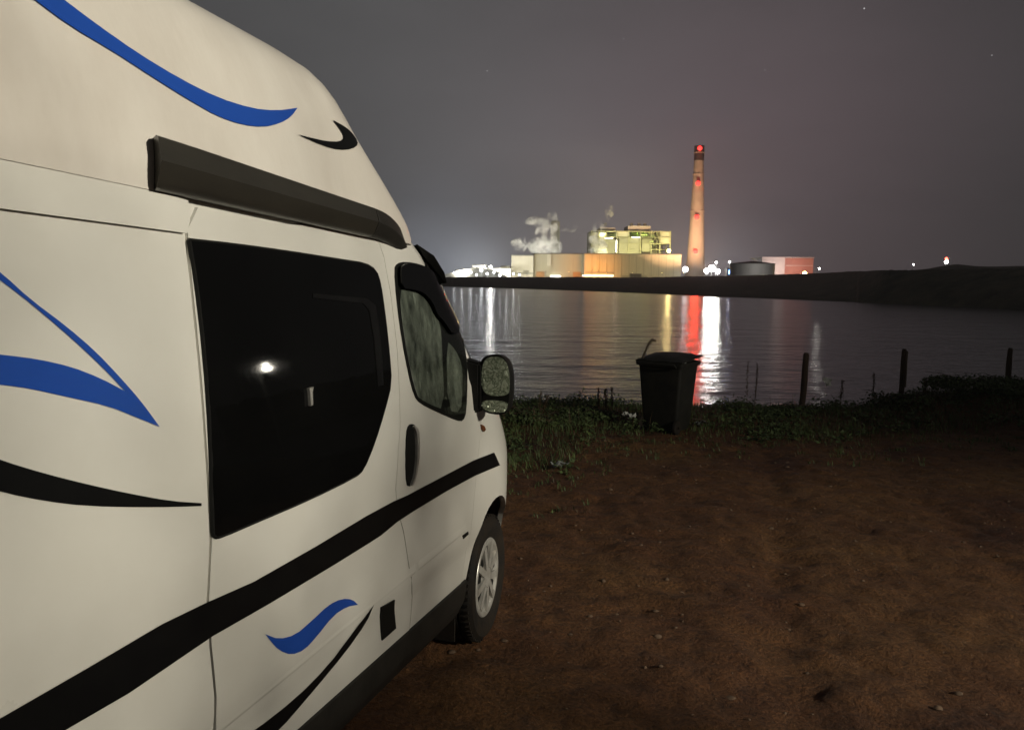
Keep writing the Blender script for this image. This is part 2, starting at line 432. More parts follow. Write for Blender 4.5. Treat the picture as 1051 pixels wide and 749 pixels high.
# --- waist crease moulding on the lower doors
cr = [BODY.hit(x, y) for x, y in ((60, 881), (140, 816), (222, 749), (300, 686), (381, 620), (417, 590))]
crb = [BODY.hit(x, y + 3) for x, y in ((60, 881), (140, 816), (222, 749), (300, 686), (381, 620), (417, 590))]
# --- stickers
def decal(pts, m, label, skin=BODY, it=1, keep=(), off=-.0115, step=.05):
    panel_obj('decal', traced(pts, skin, it, keep), skin, off, m, van, 0, step, label)
UB = zs([(150, 0), (230, 60), (330, 130), (430, 190), (520, 235), (600, 260), (660, 266), (711, 259), (695, 281), (670, 296), (630, 305), (580, 300), (520, 280), (450, 240), (370, 190), (270, 125), (160, 60), (80, 0), (-60, -105), (-60, -165), (30, -93)], 2.3356, 0, 0)
decal(UB, BLUE, 'blue swoosh on the high top', HIGH, 1, (7,), -.004)
decal(zs([(712, 323), (770, 349), (810, 360), (842, 358), (857, 347), (851, 330), (832, 308), (796, 288), (814, 312), (824, 330), (812, 340), (780, 339), (745, 331)], 2.3356, 0, 0), BLACKV, 'small black crescent on the high top', HIGH, 1, (0, 7), -.004, .03)
decal(zs([(-200, -70), (-100, 20), (0, 100), (60, 155), (150, 222), (220, 282), (280, 345), (330, 402), (374, 462), (320, 440), (250, 412), (150, 390), (60, 370), (0, 362), (-100, 352), (-220, 348), (-220, 270), (-100, 280), (0, 290), (80, 300), (160, 318), (230, 345), (291, 377), (245, 328), (180, 266), (100, 197), (40, 148), (0, 118), (-100, 45), (-200, -35)], 2.34, 0, 240), BLUE, 'large blue forked flash behind the window', BODY, 1, (8, 22))
decal(zs([(-220, 450), (-100, 508), (0, 545), (100, 575), (200, 600), (300, 622), (400, 640), (475, 645), (475, 652), (350, 655), (200, 652), (100, 640), (0, 620), (-100, 590), (-220, 540)], 2.34, 0, 240), BLACKV, 'black tapering swoosh below the blue flash', BODY, 1, (7, 8))
ST_T = [(-70, 772), (0, 733), (86, 684), (163, 639), (209, 617), (257, 596), (321, 560), (373, 529), (401, 514), (415, 508), (457, 486), (484, 472), (505, 464)]
ST_B = [(511, 477), (485, 488), (457, 503), (422, 524), (405, 535), (388, 549), (377, 556), (343, 577), (274, 618), (214, 652), (128, 710), (60, 749), (-60, 822)]
decal(ST_T + ST_B, BLACKV, 'long black waist stripe', BODY, 0, (), -.0122, .05)
decal(zs([(628, 350), (660, 362), (700, 352), (740, 318), (780, 280), (812, 265), (838, 267), (851, 280), (825, 284), (792, 305), (752, 355), (722, 388), (690, 400), (660, 388), (642, 368)], 2.335, 0, 500), BLUE, 'small blue wave under the waist stripe', BODY, 1, (0, 7))
decal(zs([(890, 279), (840, 345), (780, 425), (700, 505), (600, 582), (520, 632), (470, 658), (540, 650), (600, 628), (660, 582), (740, 490), (820, 395), (872, 322)], 2.335, 0, 500), BLACKV, 'thin black sickle by the black flap', BODY, 1, (0, 6))

# --- crease ridge (thin raised fold of the pressing)
bm = bmesh.new()
def crease_z(t):
    (ta, za), (tb, zb_) = cr[2], cr[4]
    return za + (zb_ - za) * (t - ta) / (tb - ta) if t < tb else zb_ + (CR1[1] - zb_) * (t - tb) / (CR1[0] - tb)
CR1 = BODY.hit(472, 547)
for t_a, t_b in ((.9, seam_r[-1][0] - .008), (seam_r[-1][0] + .01, seam_f[-1][0] - .012), (seam_f[-1][0] + .016, 3.36)):
    n = 30; rows = []
    for k in range(n + 1):
        t = t_a + (t_b - t_a) * k / n; zc = crease_z(t)
        rows.append([bm.verts.new((t, BODY.W(t, zc + dz) + o, zc + dz)) for dz, o in ((.030, -.0085), (.003, -.0108), (-.003, -.0104), (-.010, -.0085))])
    for r0, r1 in zip(rows, rows[1:]):
        for k in range(3): bm.faces.new((r0[k], r1[k], r1[k + 1], r0[k + 1]))
obj('door_crease', bm, PAINT, van, 60)

# --- black sill
bm = bmesh.new()
sec = [(.02, .452), (-.008, .444), (-.012, .36), (.015, .29), (.08, .25), (.22, .25)]
ends = (.99, 3.455)
rows = []
for k in range(25):
    t = ends[0] + (ends[1] - ends[0]) * k / 24
    rows.append([bm.verts.new((t + (-.10 * (.452 - z) / .2 if k == 24 else 0), BODY.base(.45) + y - .01, z)) for y, z in sec])
for r0, r1 in zip(rows, rows[1:]):
    for k in range(len(sec) - 1): bm.faces.new((r0[k], r1[k], r1[k + 1], r0[k + 1]))
bm.faces.new(rows[-1]); bm.faces.new(rows[0][::-1])
obj('sill_trim', bm, TRIM, van, 40)
bm = bmesh.new(); box(bm, (3.42, .17, .27), (.012, .22, .26)); obj('mud_flap', bm, RUBBER, van)

# --- wheels
def wheel(t, y, side):
    e = empty('wheel', (t, y, WZ)); e.parent = van
    e.rotation_euler = (0, R(11 if side > 0 else 40), (R(3) if t > 2 else 0) + (0 if side > 0 else math.pi))
    bm = bmesh.new(); r = WRAD
    prof = [(.20, .012), (.225, .0), (.27, -.012), (r - .028, -.008), (r - .008, .012), (r, .035)]
    for g in (.06, .10, .14): prof += [(r, g - .004), (r - .008, g), (r - .008, g + .008), (r, g + .012)]
    prof += [(r - .008, .188), (r - .03, .205), (.22, .2), (.20, .19)]
    lathe(bm, prof, (0, 0, 0), 48, 'y')
    for k in range(60):                                   # shoulder blocks
        a = 2 * math.pi * k / 60
        M = Matrix.Rotation(-a, 4, 'Y')
        box(bm, (r - .004, .022, 0), (.012, .03, .016), M)
    obj('tyre', bm, RUBBER, e, 35)
    bm = bmesh.new()
    lathe(bm, [(.001, .004), (.05, .0), (.058, .012), (.085, .016), (.15, .020), (.172, .012), (.185, .002), (.205, .002), (.213, .012), (.205, .05)], (0, 0, 0), 48, 'y')
    for k in range(9):                                    # ribs between the cooling slots
        a = 2 * math.pi * k / 9; M = Matrix.Rotation(-a, 4, 'Y')
        box(bm, (.118, .008, 0), (.128, .018, .036), M)
    obj('wheel_trim', bm, HUB, e, 35)
    bm = bmesh.new()
    for k in range(9):
        a = 2 * math.pi * (k + .5) / 9; M = Matrix.Rotation(-a, 4, 'Y')
        vs, _ = box(bm, (.128, .0165, 0), (.078, .006, .040), M)
    obj('cooling_slot', bm, TRIMD, e)
    return e
wheel(WT, .035, 1); wheel(.62, .035, 1); wheel(WT, 1.865, -1); wheel(.62, 1.865, -1)

# --- high top
bm = bmesh.new()
stack(bm, HIGH, [2.035, 2.06, 2.08, 2.11, 2.16, 2.2, 2.27, 2.34, 2.41, 2.48, 2.54, 2.59, 2.63, 2.67, 2.70, 2.725, 2.74])
bmesh.ops.recalc_face_normals(bm, faces=bm.faces[:])
obj('high_top', bm, GRP, van, 45)

# --- awning: extruded case
AT, AB = [], []
def on_plane(px, py, w):
    d = VMI.to_3x3() @ ray(px, py); k = (w - EYE_L.y) / d.y
    return EYE_L + d * k
a0t, a0b = on_plane(153, 138, .105), on_plane(155, 194, .105)
a1t, a1b = on_plane(387, 212.5, .07), on_plane(388, 243.5, .07)
tA, tB = a0t.x + .075, a1t.x
ztA, zbA, ztB, zbB = a0t.z, a0b.z, a1t.z, a1b.z
def awn_sec(f):
    zt = ztA + (ztB - ztA) * f; zb = zbA + (zbB - zbA) * f; h = zt - zb
    return [(.17, zt - .006), (.092, zt), (.076, zt - .006), (.062, zt - .50 * h), (.064, zt - .54 * h), (.080, zb + .14 * h), (.092, zb + .03 * h), (.105, zb), (.17, zb + .004)]
bm = bmesh.new(); rows = []
for k in range(13):
    f = k / 12; rows.append([bm.verts.new((tA + (tB - tA) * f - (.07 * min(1, (.17 - y) / .1) if k == 0 else 0), y, z)) for y, z in awn_sec(f)])
for r0, r1 in zip(rows, rows[1:]):
    for k in range(len(r0)): bm.faces.new((r0[k], r1[k], r1[(k + 1) % len(r0)], r0[(k + 1) % len(r0)]))
bm.faces.new(rows[0][::-1]); bm.faces.new(rows[-1])
bmesh.ops.recalc_face_normals(bm, faces=bm.faces[:])
awn = obj('awning_case', bm, AWN, van, 35)
# drooping black fairing at the awning's front end, wrapping the corner of the cab roof
bm = bmesh.new(); rows = []
n = 14
for k in range(n + 1):
    f = k / n; t = tB + .004 + (3.27 - tB) * f
    drop = .20 * f ** 2.0; inn = .17 * f ** 2; sh = 1 - .35 * f
    s1 = awn_sec(1)
    ymid, zmid = .12, (s1[1][1] + s1[7][1]) / 2
    rows.append([bm.verts.new((t, ymid + (y - ymid) * sh + inn, zmid + (z - zmid) * sh - drop)) for y, z in s1])
for r0, r1 in zip(rows, rows[1:]):
    for k in range(len(r0)): bm.faces.new((r0[k], r1[k], r1[(k + 1) % len(r0)], r0[(k + 1) % len(r0)]))
bm.faces.new(rows[0][::-1]); bm.faces.new(rows[-1])
bmesh.ops.recalc_face_normals(bm, faces=bm.faces[:])
obj('end_fairing', bm, TRIM, awn, 50)
bm = bmesh.new()
for k, (y, z) in enumerate([(.031, ztA - .02)]): pass
rows = [[bm.verts.new((tA - dx - .07 * min(1, (.17 - y) / .1), y, z)) for y, z in awn_sec(0)] for dx in (.0, .012)]
for k in range(len(rows[0])): bm.faces.new((rows[0][k], rows[1][k], rows[1][(k + 1) % len(rows[0])], rows[0][(k + 1) % len(rows[0])]))
bm.faces.new(rows[1][::-1]); bmesh.ops.recalc_face_normals(bm, faces=bm.faces[:])
obj('end_cap', bm, AWN, awn, 30)

# --- windscreen, visor, bonnet details, lamps
bm = bmesh.new(); patch(bm, BODY, .30, math.pi - .30, 1.44, 1.98, .006, 40, 10); obj('windscreen', bm, DARKGLASS, van, 60)
bm = bmesh.new()
rows = []
for k in range(29):
    th = .22 + (math.pi - .44) * k / 28; row = []
    for z, o in ((2.045, .02), (2.00, .06), (1.93, .07), (1.885, .06), (1.905, .045), (2.00, .012)):
        p = BODY.front(th, z); q = BODY.front(th + 1e-3, z) - BODY.front(th - 1e-3, z)
        row.append(bm.verts.new(p + Vector((q.y, -q.x, 0)).normalized() * o))
    rows.append(row)
for r0, r1 in zip(rows, rows[1:]):
    for k in range(6): bm.faces.new((r0[k], r0[(k + 1) % 6], r1[(k + 1) % 6], r1[k]))
bm.faces.new(rows[0]); bm.faces.new(rows[-1][::-1]); bmesh.ops.recalc_face_normals(bm, faces=bm.faces[:])
obj('sun_visor', bm, TRIMD, van, 50)
bm = bmesh.new(); patch(bm, BODY, .75, math.pi - .75, .40, .62, .012, 30, 4); obj('lower_grille', bm, TRIMD, van, 60)
for sgn in (0, 1):
    bm = bmesh.new(); a, b = (.62, 1.05) if not sgn else (math.pi - 1.05, math.pi - .62)
    patch(bm, BODY, a, b, .96, 1.13, .010, 10, 4); obj('headlight', bm, CLEAR, van, 60)
    bm = bmesh.new(); box(bm, (-.405, .14 if not sgn else 1.76, 1.15), (.03, .12, .5)); obj('tail_light', bm, REDL, van)

# --- wing mirror (right)
def in_frame(px, py, t):          # van-frame point at station t seen at a pixel
    d = VMI.to_3x3() @ ray(px, py); return EYE_L + d * (t / d.x)
mir = empty('wing_mirror', (0, 0, 0)); mir.parent = van
MT = 3.50
def mirror_plate(name, zp, m, t, depth, bevel, parent, tilt=0.10):
    pts = smooth_poly(zs(zp, 3.405, 370, 220), 2)
    bm = bmesh.new()
    fr = [in_frame(x, y, t) for x, y in pts]
    c = sum(fr, Vector()) / len(fr)
    rings = []
    for f, dx in ((1.0, 0.0), (1.0, depth * .35), (.92, depth * .75), (.70, depth)) if depth > .02 else ((1.0, 0.0), (1.0, depth)):
        rings.append([bm.verts.new((p.x + dx + tilt * (p.y - c.y), c.y + (p.y - c.y) * f, c.z + (p.z - c.z) * f)) for p in fr])
    for r0, r1 in zip(rings, rings[1:]):
        for k in range(len(r0)): bm.faces.new((r0[k], r0[(k + 1) % len(r0)], r1[(k + 1) % len(r0)], r1[k]))
    bm.faces.new(rings[0]); bm.faces.new(rings[-1][::-1])
    bmesh.ops.recalc_face_normals(bm, faces=bm.faces[:])
    return obj(name, bm, m, parent, 40)
hs = mirror_plate('mirror_housing', [(413, 530), (427, 497), (468, 487), (500, 495), (519, 528), (524, 600), (518, 678), (504, 700), (450, 698), (417, 681), (411, 640)], TRIMD, MT, .13, .02, mir)
mirror_plate('mirror_glass', [(421, 535), (435, 503), (468, 496), (500, 503), (518, 532), (523, 600), (517, 636), (421, 632)], MIRG, MT - .006, .005, 0, mir)
mirror_plate('wide_angle_glass', [(420, 648), (517, 652), (513, 680), (500, 693), (450, 691), (424, 678)], MIRG, MT - .006, .005, 0, mir)
bm = bmesh.new()
P = [in_frame(x, y, 3.48) for x, y in zs([(376, 500), (416, 520), (416, 690), (380, 708)], 3.405, 370, 220)]
for dx in (0, .09): 
    for p in P: bm.verts.new((p.x + dx, p.y + (.05 if p is P[0] or p is P[3] else 0), p.z))
bm.verts.ensure_lookup_table(); V = bm.verts
for f in ((0, 1, 2, 3), (7, 6, 5, 4), (0, 4, 5, 1), (1, 5, 6, 2), (2, 6, 7, 3), (3, 7, 4, 0)): bm.faces.new([V[i] for i in f])
bmesh.ops.bevel(bm, geom=bm.edges[:], offset=.012, segments=2, affect='EDGES'); bmesh.ops.recalc_face_normals(bm, faces=bm.faces[:])
obj('mirror_arm', bm, TRIMD, mir, 40)

# ------------------------------------------------------------------ GROUND
NG = VU
WATER_Z = -2.95
SL = (-NG.x / NG.z, -NG.y / NG.z); Z0 = (CAM - VU * EYE_H); 
def plane_z(x, y): return Z0.z + SL[0] * (x - Z0.x) + SL[1] * (y - Z0.y)
def sstep(a, b, x):
    s = min(1, max(0, (x - a) / (b - a))); return s * s * (3 - 2 * s)
def crest_y(x): return GS * crest0(x / GS)
def crest0(x): return 12.3 + .35 * math.sin(x * .7 + 1) + .25 * math.sin(x * 1.9) + (.10 * (x - 4) if x > 4 else 0)
def base_z(x, y):
    z = plane_z(x, y) if y < 15 else plane_z(x, 15)
    X_, Y_ = x, y; x, y = x / GS, y / GS
    z += .10 * math.exp(-((x - 3.6) / 2.6) ** 2 - ((y - 12.4) / 1.2) ** 2)
    z += .50 * math.exp(-((x - 8.8) / 1.9) ** 2 - ((y - 13.2) / 1.8) ** 2)
    z += .12 * math.exp(-((x - 6.2) / 1.6) ** 2 - ((y - 12.9) / 1.2) ** 2)
    z += .06 * math.exp(-((x - .6) / 1.8) ** 2 - ((y - 11.6) / 1.6) ** 2)
    x, y = X_, Y_
    c = crest_y(x) + .6
    z += (WATER_Z - 1.0 - z) * sstep(c, c + 7, y)
    # land rises away to the right and behind
    r = sstep(13, 40, x) * (1 - sstep(6, 30, y)); z += 3.2 * r
    z += 1.5 * sstep(12, 50, -y)
    return z
def dirt_edge(x): return GS * dirt0(x / GS)
def dirt0(x):                 # y of the edge between dirt and grass
    pts = [(-30, 6.0), (-3, 6.1), (.0, 7.0), (.6, 7.3), (1.1, 9.3), (2.0, 10.0), (3.0, 9.7), (4.2, 9.5), (5.3, 10.1), (7.2, 10.6), (12, 11.5), (30, 12)]
    for (xa, ya), (xb, yb) in zip(pts, pts[1:]):
        if xa <= x <= xb: return ya + (yb - ya) * (x - xa) / (xb - xa)
    return 6 if x < 0 else 12
def rough_z(x, y):
    e = 1 - .5 * sstep(0, .5, y - dirt_edge(x))
    v = Vector((x, y, 0))
    h = .030 * noise.noise(v * .7) + .022 * noise.noise(v * 1.9 + Vector((3, 1, 0))) + .015 * noise.noise(v * 5.3) + .011 * noise.noise(v * 12)
    h += .026 * noise.noise(v * 3.1 + Vector((7, 4, 1))) + .011 * max(0, noise.noise(v * 8.7)) ** 1.5 * 2
    q = noise.noise(v * 1.35 + Vector((2, 8, 5))); h -= .05 * max(0, q - .38)
    rr = abs(noise.noise(v * 2.7 + Vector((9, 9, 2)))); h -= .016 * max(0, .22 - rr) / .22
    # wheel ruts along the van's heading
    l = (Vector((x, y, 0)) - Vector((VO.x, VO.y, 0))).dot(Vector((VN.x, VN.y, 0)))
    for c in (1.5, 3.0): h -= .034 * math.exp(-((l - c - .12 * noise.noise(v * .4)) / .16) ** 2)
    # pull flat where the wheels stand
    return h * e
def axis(lo, hi, fine_lo, fine_hi, fine, coarse):
    out = []; v = lo
    while v < hi:
        out.append(v)
        d = 0 if fine_lo <= v <= fine_hi else min(abs(v - fine_lo), abs(v - fine_hi))
        v += min(coarse, fine + d * .12)
    return out + [hi]
xs = axis(-70, 90, -1.8, 8.5, .048, 6); ys = axis(-90, 40, 1.5, 14.5, .052, 6)
bm = bmesh.new(); grid = []
for y in ys:
    row = []
    for x in xs:
        row.append(bm.verts.new((x, y, base_z(x, y) + rough_z(x, y))))
    grid.append(row)
for r0, r1 in zip(grid, grid[1:]):
    for k in range(len(xs) - 1): bm.faces.new((r0[k], r0[k + 1], r1[k + 1], r1[k]))

m = bpy.data.materials.new('damp_brown_dirt'); m.use_nodes = True
nt = m.node_tree; N = nt.nodes; L = nt.links; b = N['Principled BSDF']
geo = N.new('ShaderNodeNewGeometry')
def nz(scale, detail, rough=.6, src=None):
    n = N.new('ShaderNodeTexNoise'); n.inputs['Scale'].default_value = scale; n.inputs['Detail'].default_value = detail; n.inputs['Roughness'].default_value = rough
    L.new(src or geo.outputs['Position'], n.inputs['Vector']); return n
def ramp(fac, stops):
    r = N.new('ShaderNodeValToRGB'); es = r.color_ramp.elements
    while len(es) < len(stops): es.new(.5)
    for e, (p, c) in zip(es, stops): e.position = p; e.color = (*c, 1)
    L.new(fac, r.inputs['Fac']); return r
n1 = nz(.55, 8, .62); n2 = nz(7, 8, .7); n3 = nz(46, 4, .7)
r1 = ramp(n1.outputs['Fac'], [(.28, (.046, .016, .009)), (.42, (.088, .036, .013)), (.56, (.110, .050, .017)), (.74, (.150, .078, .027))])
r2 = ramp(n2.outputs['Fac'], [(.33, (.32, .29, .28)), (.47, (.85, .84, .84)), (.56, (1, 1, 1)), (.76, (1.4, 1.35, 1.25))])
mx = N.new('ShaderNodeMixRGB'); mx.blend_type = 'MULTIPLY'; mx.inputs['Fac'].default_value = .85
L.new(r1.outputs['Color'], mx.inputs[1]); L.new(r2.outputs['Color'], mx.inputs[2])
r3 = ramp(n3.outputs['Fac'], [(.36, (.38, .34, .33)), (.5, (1, 1, 1)), (.70, (1.6, 1.5, 1.4))])
mx2 = N.new('ShaderNodeMixRGB'); mx2.blend_type = 'MULTIPLY'; mx2.inputs['Fac'].default_value = .7
L.new(mx.outputs['Color'], mx2.inputs[1]); L.new(r3.outputs['Color'], mx2.inputs[2])
L.new(mx2.outputs['Color'], b.inputs['Base Color'])
b.inputs['Roughness'].default_value = .82; b.inputs['Specular IOR Level'].default_value = .3
ad = N.new('ShaderNodeMath'); ad.operation = 'MULTIPLY_ADD'; ad.inputs[1].default_value = .35
L.new(n3.outputs['Fac'], ad.inputs[0]); L.new(n2.outputs['Fac'], ad.inputs[2])
bp = N.new('ShaderNodeBump'); bp.inputs['Distance'].default_value = .06
L.new(ad.outputs['Value'], bp.inputs['Height']); L.new(bp.outputs['Normal'], b.inputs['Normal'])
DIRT = m
tag(obj('ground', bm, DIRT, None, 0), None, None, None, 'structure')
for p in bpy.data.objects['ground'].data.polygons: p.use_smooth = True

def ground_px(px, py):
    d = ray(px, py); k = 1.0
    while k < 60:
        p = CAM + d * k
        if p.z < base_z(p.x, p.y): break
        k += .02
    return Vector((p.x, p.y, base_z(p.x, p.y)))
def gz(x, y): return base_z(x, y) + rough_z(x, y)

# loose stones (nobody could count them)
STONE = mat('dull_stone', (.115, .070, .040), .9, var=(.07, .042, .024), vscale=20, bump=.004, bscale=40)
bm = bmesh.new()
for k in range(1700):
    x = random.uniform(-1.5, 8); y = random.uniform(2, 11)
    if noise.noise(Vector((x * .8, y * .8, 4))) < random.uniform(-.5, .35): continue
    s = random.choice((.005, .006, .009, .014)) * random.uniform(.7, 1.4) * (1.6 if random.random() < .05 else 1)
    n0 = len(bm.verts); sphere(bm, (0, 0, 0), s, 6, 4); bm.verts.ensure_lookup_table()
    sc = (random.uniform(.8, 1.5), random.uniform(.7, 1.2), random.uniform(.4, .8)); z = gz(x, y)
    for v in bm.verts[n0:]:
        j = 1 + .3 * noise.noise(v.co * 90 + Vector((k, 0, 0)))
        v.co = Vector((x + v.co.x * sc[0] * j, y + v.co.y * sc[1] * j, z + v.co.z * sc[2] * j + s * .15))
tag(obj('loose_stones', bm, STONE, None, 60), 'scattered small stones and clods on the brown dirt', 'stones', None, 'stuff')

# ------------------------------------------------------------------ GRASS, WEEDS
def leafmat(name, c, v, sc=3.0):
    mm = mat(name, c, .6, var=v, vscale=sc, detail=5, spec=.3)
    return mm
GRASS = leafmat('bank_grass', (.10, .14, .042), (.034, .052, .018), 2.0)
WEED = leafmat('dark_weed_leaves', (.085, .120, .040), (.030, .044, .017), 3.0)
DRY = leafmat('dry_stalks', (.10, .065, .03), (.055, .035, .018), 6.0)
def blade(bm, p, h, w, az, lean, mi, curl=.5):
    d = Vector((math.cos(az), math.sin(az), 0)); s = Vector((-d.y, d.x, 0)) * w
    m1 = p + Vector((0, 0, h * .55)) + d * lean * .35; tip = p + Vector((0, 0, h * (1 - curl * .3))) + d * lean
    a, b_, c, e, t = bm.verts.new(p - s), bm.verts.new(p + s), bm.verts.new(m1 + s * .75), bm.verts.new(m1 - s * .75), bm.verts.new(tip)
    f1 = bm.faces.new((a, b_, c, e)); f2 = bm.faces.new((e, c, t)); f1.material_index = f2.material_index = mi
def leaf(bm, p, L_, w, n, mi):
    n = n.normalized(); a = n.orthogonal().normalized(); a = Matrix.Rotation(random.uniform(0, 6.28), 3, n) @ a; b_ = n.cross(a)
    v = [bm.verts.new(p), bm.verts.new(p + a * L_ * .5 + b_ * w + n * L_ * .08), bm.verts.new(p + a * L_), bm.verts.new(p + a * L_ * .5 - b_ * w + n * L_ * .08)]
    f = bm.faces.new(v); f.material_index = mi
bm = bmesh.new()
cnt = 0
while cnt < 30000:
    x = random.uniform(-4, 13); y = random.uniform(5.8, 16.5)
    de = dirt_edge(x) + .45 * noise.noise(Vector((x * 1.7, y * 1.7, 0)))
    if y < de or y > crest_y(x) + 2.2: continue
    k = noise.noise(Vector((x * 1.1, y * 1.1, 7)))
    edge = sstep(0, 1.2, y - de)
    if random.random() > .35 + .65 * edge: continue
    h = (.04 + .075 * edge) * random.uniform(.5, 1.6) * (1 + .7 * k)
    p = Vector((x, y, gz(x, y) - .01))
    blade(bm, p, h, random.uniform(.003, .007), random.uniform(0, 6.28), h * random.uniform(.2, 1.1), 2 if random.random() < .07 else (0 if k > -.1 else 1))
    cnt += 1
for k in range(2300):                     # low leafy weeds in clumps
    x = random.uniform(-3, 13); y = random.uniform(6.2, 15.5)
    de = dirt_edge(x) + .2
    if y < de or y > crest_y(x) + 1.6: continue
    if noise.noise(Vector((x * .9, y * .9, 21))) < random.uniform(-.3, .3): continue
    hh = random.uniform(.08, .22) * (1.0 + .4 * sstep(10.5, 12, y)); rr = random.uniform(.07, .20); z = gz(x, y)
    for q in range(random.randint(10, 26)):
        a = random.uniform(0, 6.28); r_ = rr * math.sqrt(random.random()); zz = hh * random.random() ** .7 * (1 - (r_ / rr) ** 2 * .6)
        leaf(bm, Vector((x + r_ * math.cos(a), y + r_ * math.sin(a), z + zz)), random.uniform(.04, .11), random.uniform(.011, .028), Vector((random.gauss(0, .6), random.gauss(0, .6), 1)), 1 if random.random() < .75 else 0)
for k in range(900):
    x = random.uniform(-3, 13); y = crest_y(x) + random.uniform(-2.6, 1.2)
    if noise.noise(Vector((x * 1.3, y * 1.3, 33))) < .02 or y < dirt_edge(x): continue
    h = random.uniform(.16, .42); a = random.uniform(0, 6.28)
    blade(bm, Vector((x, y, gz(x, y) - .01)), h, random.uniform(.0025, .005), a, h * random.uniform(.05, .45), 2, .15)
for k in range(260):                      # straggling tufts creeping out over the dirt
    x = random.uniform(-1, 12); y = dirt_edge(x) - random.random() ** 2 * 1.3; n_ = random.randint(5, 16)
    for q in range(n_):
        h = random.uniform(.03, .09); p_ = Vector((x + random.gauss(0, .04), y + random.gauss(0, .04), 0)); p_.z = gz(p_.x, p_.y) - .005
        blade(bm, p_, h, random.uniform(.003, .006), random.uniform(0, 6.28), h * random.uniform(.3, 1.1), random.choice((0, 1, 1, 2)))
tag(obj('grass', bm, [GRASS, WEED, DRY], None, 0), 'rough dark grass and low weeds along the top of the bank', 'grass', None, 'stuff')

def px_at(px, py, Y):
    p = at(px, py, Y); return p
def stalk(px, ytop, Y, label, w=.012, bushy=0.0, group='dead weed stalks along the bank', lean=0.0):
    top = at(px, ytop, Y * GS); zb = gz(top.x, top.y) - .03
    e = empty('weed_stalk', (top.x - lean, top.y, zb), 0, label, 'weed', group)
    h = top.z - zb; bm = bmesh.new()
    pts = [Vector((lean * f + .01 * math.sin(f * 5 + px), .01 * math.cos(f * 4 + px), h * f)) for f in (0, .25, .5, .75, 1)]
    tube(bm, pts, [w * .5, w * .45, w * .4, w * .32, w * .2], 5); obj('stem', bm, DRY, e)
    bm = bmesh.new()
    for q in range(int(110 + 160 * bushy)):
        f = random.uniform(.35, 1.02); i = min(3, int(f * 4)); 
        c = pts[i].lerp(pts[i + 1], f * 4 - i) if f < 1 else pts[4]
        r_ = random.random() * (.018 + .03 * bushy) * (1.25 - f * .6)
        a = random.uniform(0, 6.28)
        leaf(bm, c + Vector((r_ * math.cos(a), r_ * math.sin(a), 0)), random.uniform(.015, .035), .006, Vector((random.gauss(0, 1), random.gauss(0, 1), .4)), 0)
    obj('seed_head', bm, DRY, e, 0)
    return e
stalk(614, 398, 11.6, 'leftmost of three dark seedy weed stalks left of the bin', .014, .5)
stalk(622, 399, 11.7, 'middle and fattest of three dark weed stalks left of the bin', .016, 1.0)
stalk(628.5, 398, 11.8, 'weed stalk nearest the bin in the trio to its left', .014, .5)
stalk(555, 401, 11.3, 'single thin weed stalk rising from grass beside the mirror', .010, .2)
stalk(562, 406, 11.4, 'short leaning reddish weed stalk near the van mirror', .012, .6, lean=.10)
stalk(768, 371, 12.4, 'thinnest tall bare stalk right of the bin', .008, .1)
stalk(777, 373, 12.5, 'tall dark stalk just right of the thinnest one', .016, .4)
stalk(864.5, 391, 12.6, 'short leafy stalk by the white scrap on the fence', .014, .7)
stalk(897, 383, 12.8, 'forked dead stalk between the two middle fence posts', .014, .5)
stalk(951, 388, 12.9, 'low feathery stalk right of the light edged fence post', .012, 1.0)

# bushes on the bank
TWIG = mat('bramble_stem', (.05, .035, .02), .8, var=(.03, .02, .012), vscale=20)
def bush(name, c, r, n, label, group=None, mats=(WEED, GRASS), leafs=(.03, .07)):
    c = (c[0] * GS, c[1] * GS)
    e = empty(name, (c[0], c[1], gz(c[0], c[1]) - .05), 0, label, 'bush', group)
    bm = bmesh.new(); lobes = []
    for k in range(9):
        a = random.uniform(0, 6.28); q = random.uniform(.1, .75)
        lobes.append((Vector((r[0] * q * math.cos(a), r[1] * q * math.sin(a), r[2] * random.uniform(.3, .72))), random.uniform(.28, .5)))
    for k in range(n):
        c0, q = random.choice(lobes)
        d = Vector((random.gauss(0, 1), random.gauss(0, 1), random.gauss(0, 1))).normalized() * random.random() ** .4
        p = c0 + Vector((d.x * r[0] * q, d.y * r[1] * q, d.z * r[2] * q * .9)); p.z = max(.0, p.z)
        leaf(bm, p, random.uniform(*leafs), random.uniform(.010, .026) * leafs[1] / .07, d + Vector((random.gauss(0, .5), random.gauss(0, .5), .5)), 0 if random.random() < .7 else 1)
    obj('foliage', bm, list(mats), e, 0)
    bm = bmesh.new()
    for k in range(14):
        c0, q = random.choice(lobes); a = random.uniform(0, 6.28)
        tip = c0 + Vector((r[0] * q * math.cos(a), r[1] * q * math.sin(a), r[2] * q * random.uniform(.2, 1.0)))
        tube(bm, [(0, 0, 0), c0 * .6 + Vector((0, 0, .08)), c0.lerp(tip, .6) + Vector((0, 0, .06)), tip], [.010, .008, .006, .003], 5)
    obj('stem', bm, TWIG, e)
    return e
g1 = ground_px(1000, 412)
bush('bramble_bush', (8.0, 12.9), (1.35, .9, .40), 5200, 'dark bramble bush heaped on the mound at the right end of the bank')
bush('bramble_bush', (9.6, 12.6), (1.0, .9, .42), 3800, 'second bramble bush at the edge of the picture, behind the rightmost post')
bush('bramble_bush', (4.1, 12.2), (1.1, .5, .20), 3000, 'low dark bramble patch at the foot of the left fence post')
bush('bramble_bush', (1.15, 11.5), (.55, .4, .22), 1500, 'small weedy bush in front of the three stalks left of the bin')
bush('bramble_bush', (.25, 10.9), (.5, .5, .26), 1500, 'small reddish green bush behind the van mirror', None, (WEED, DRY))
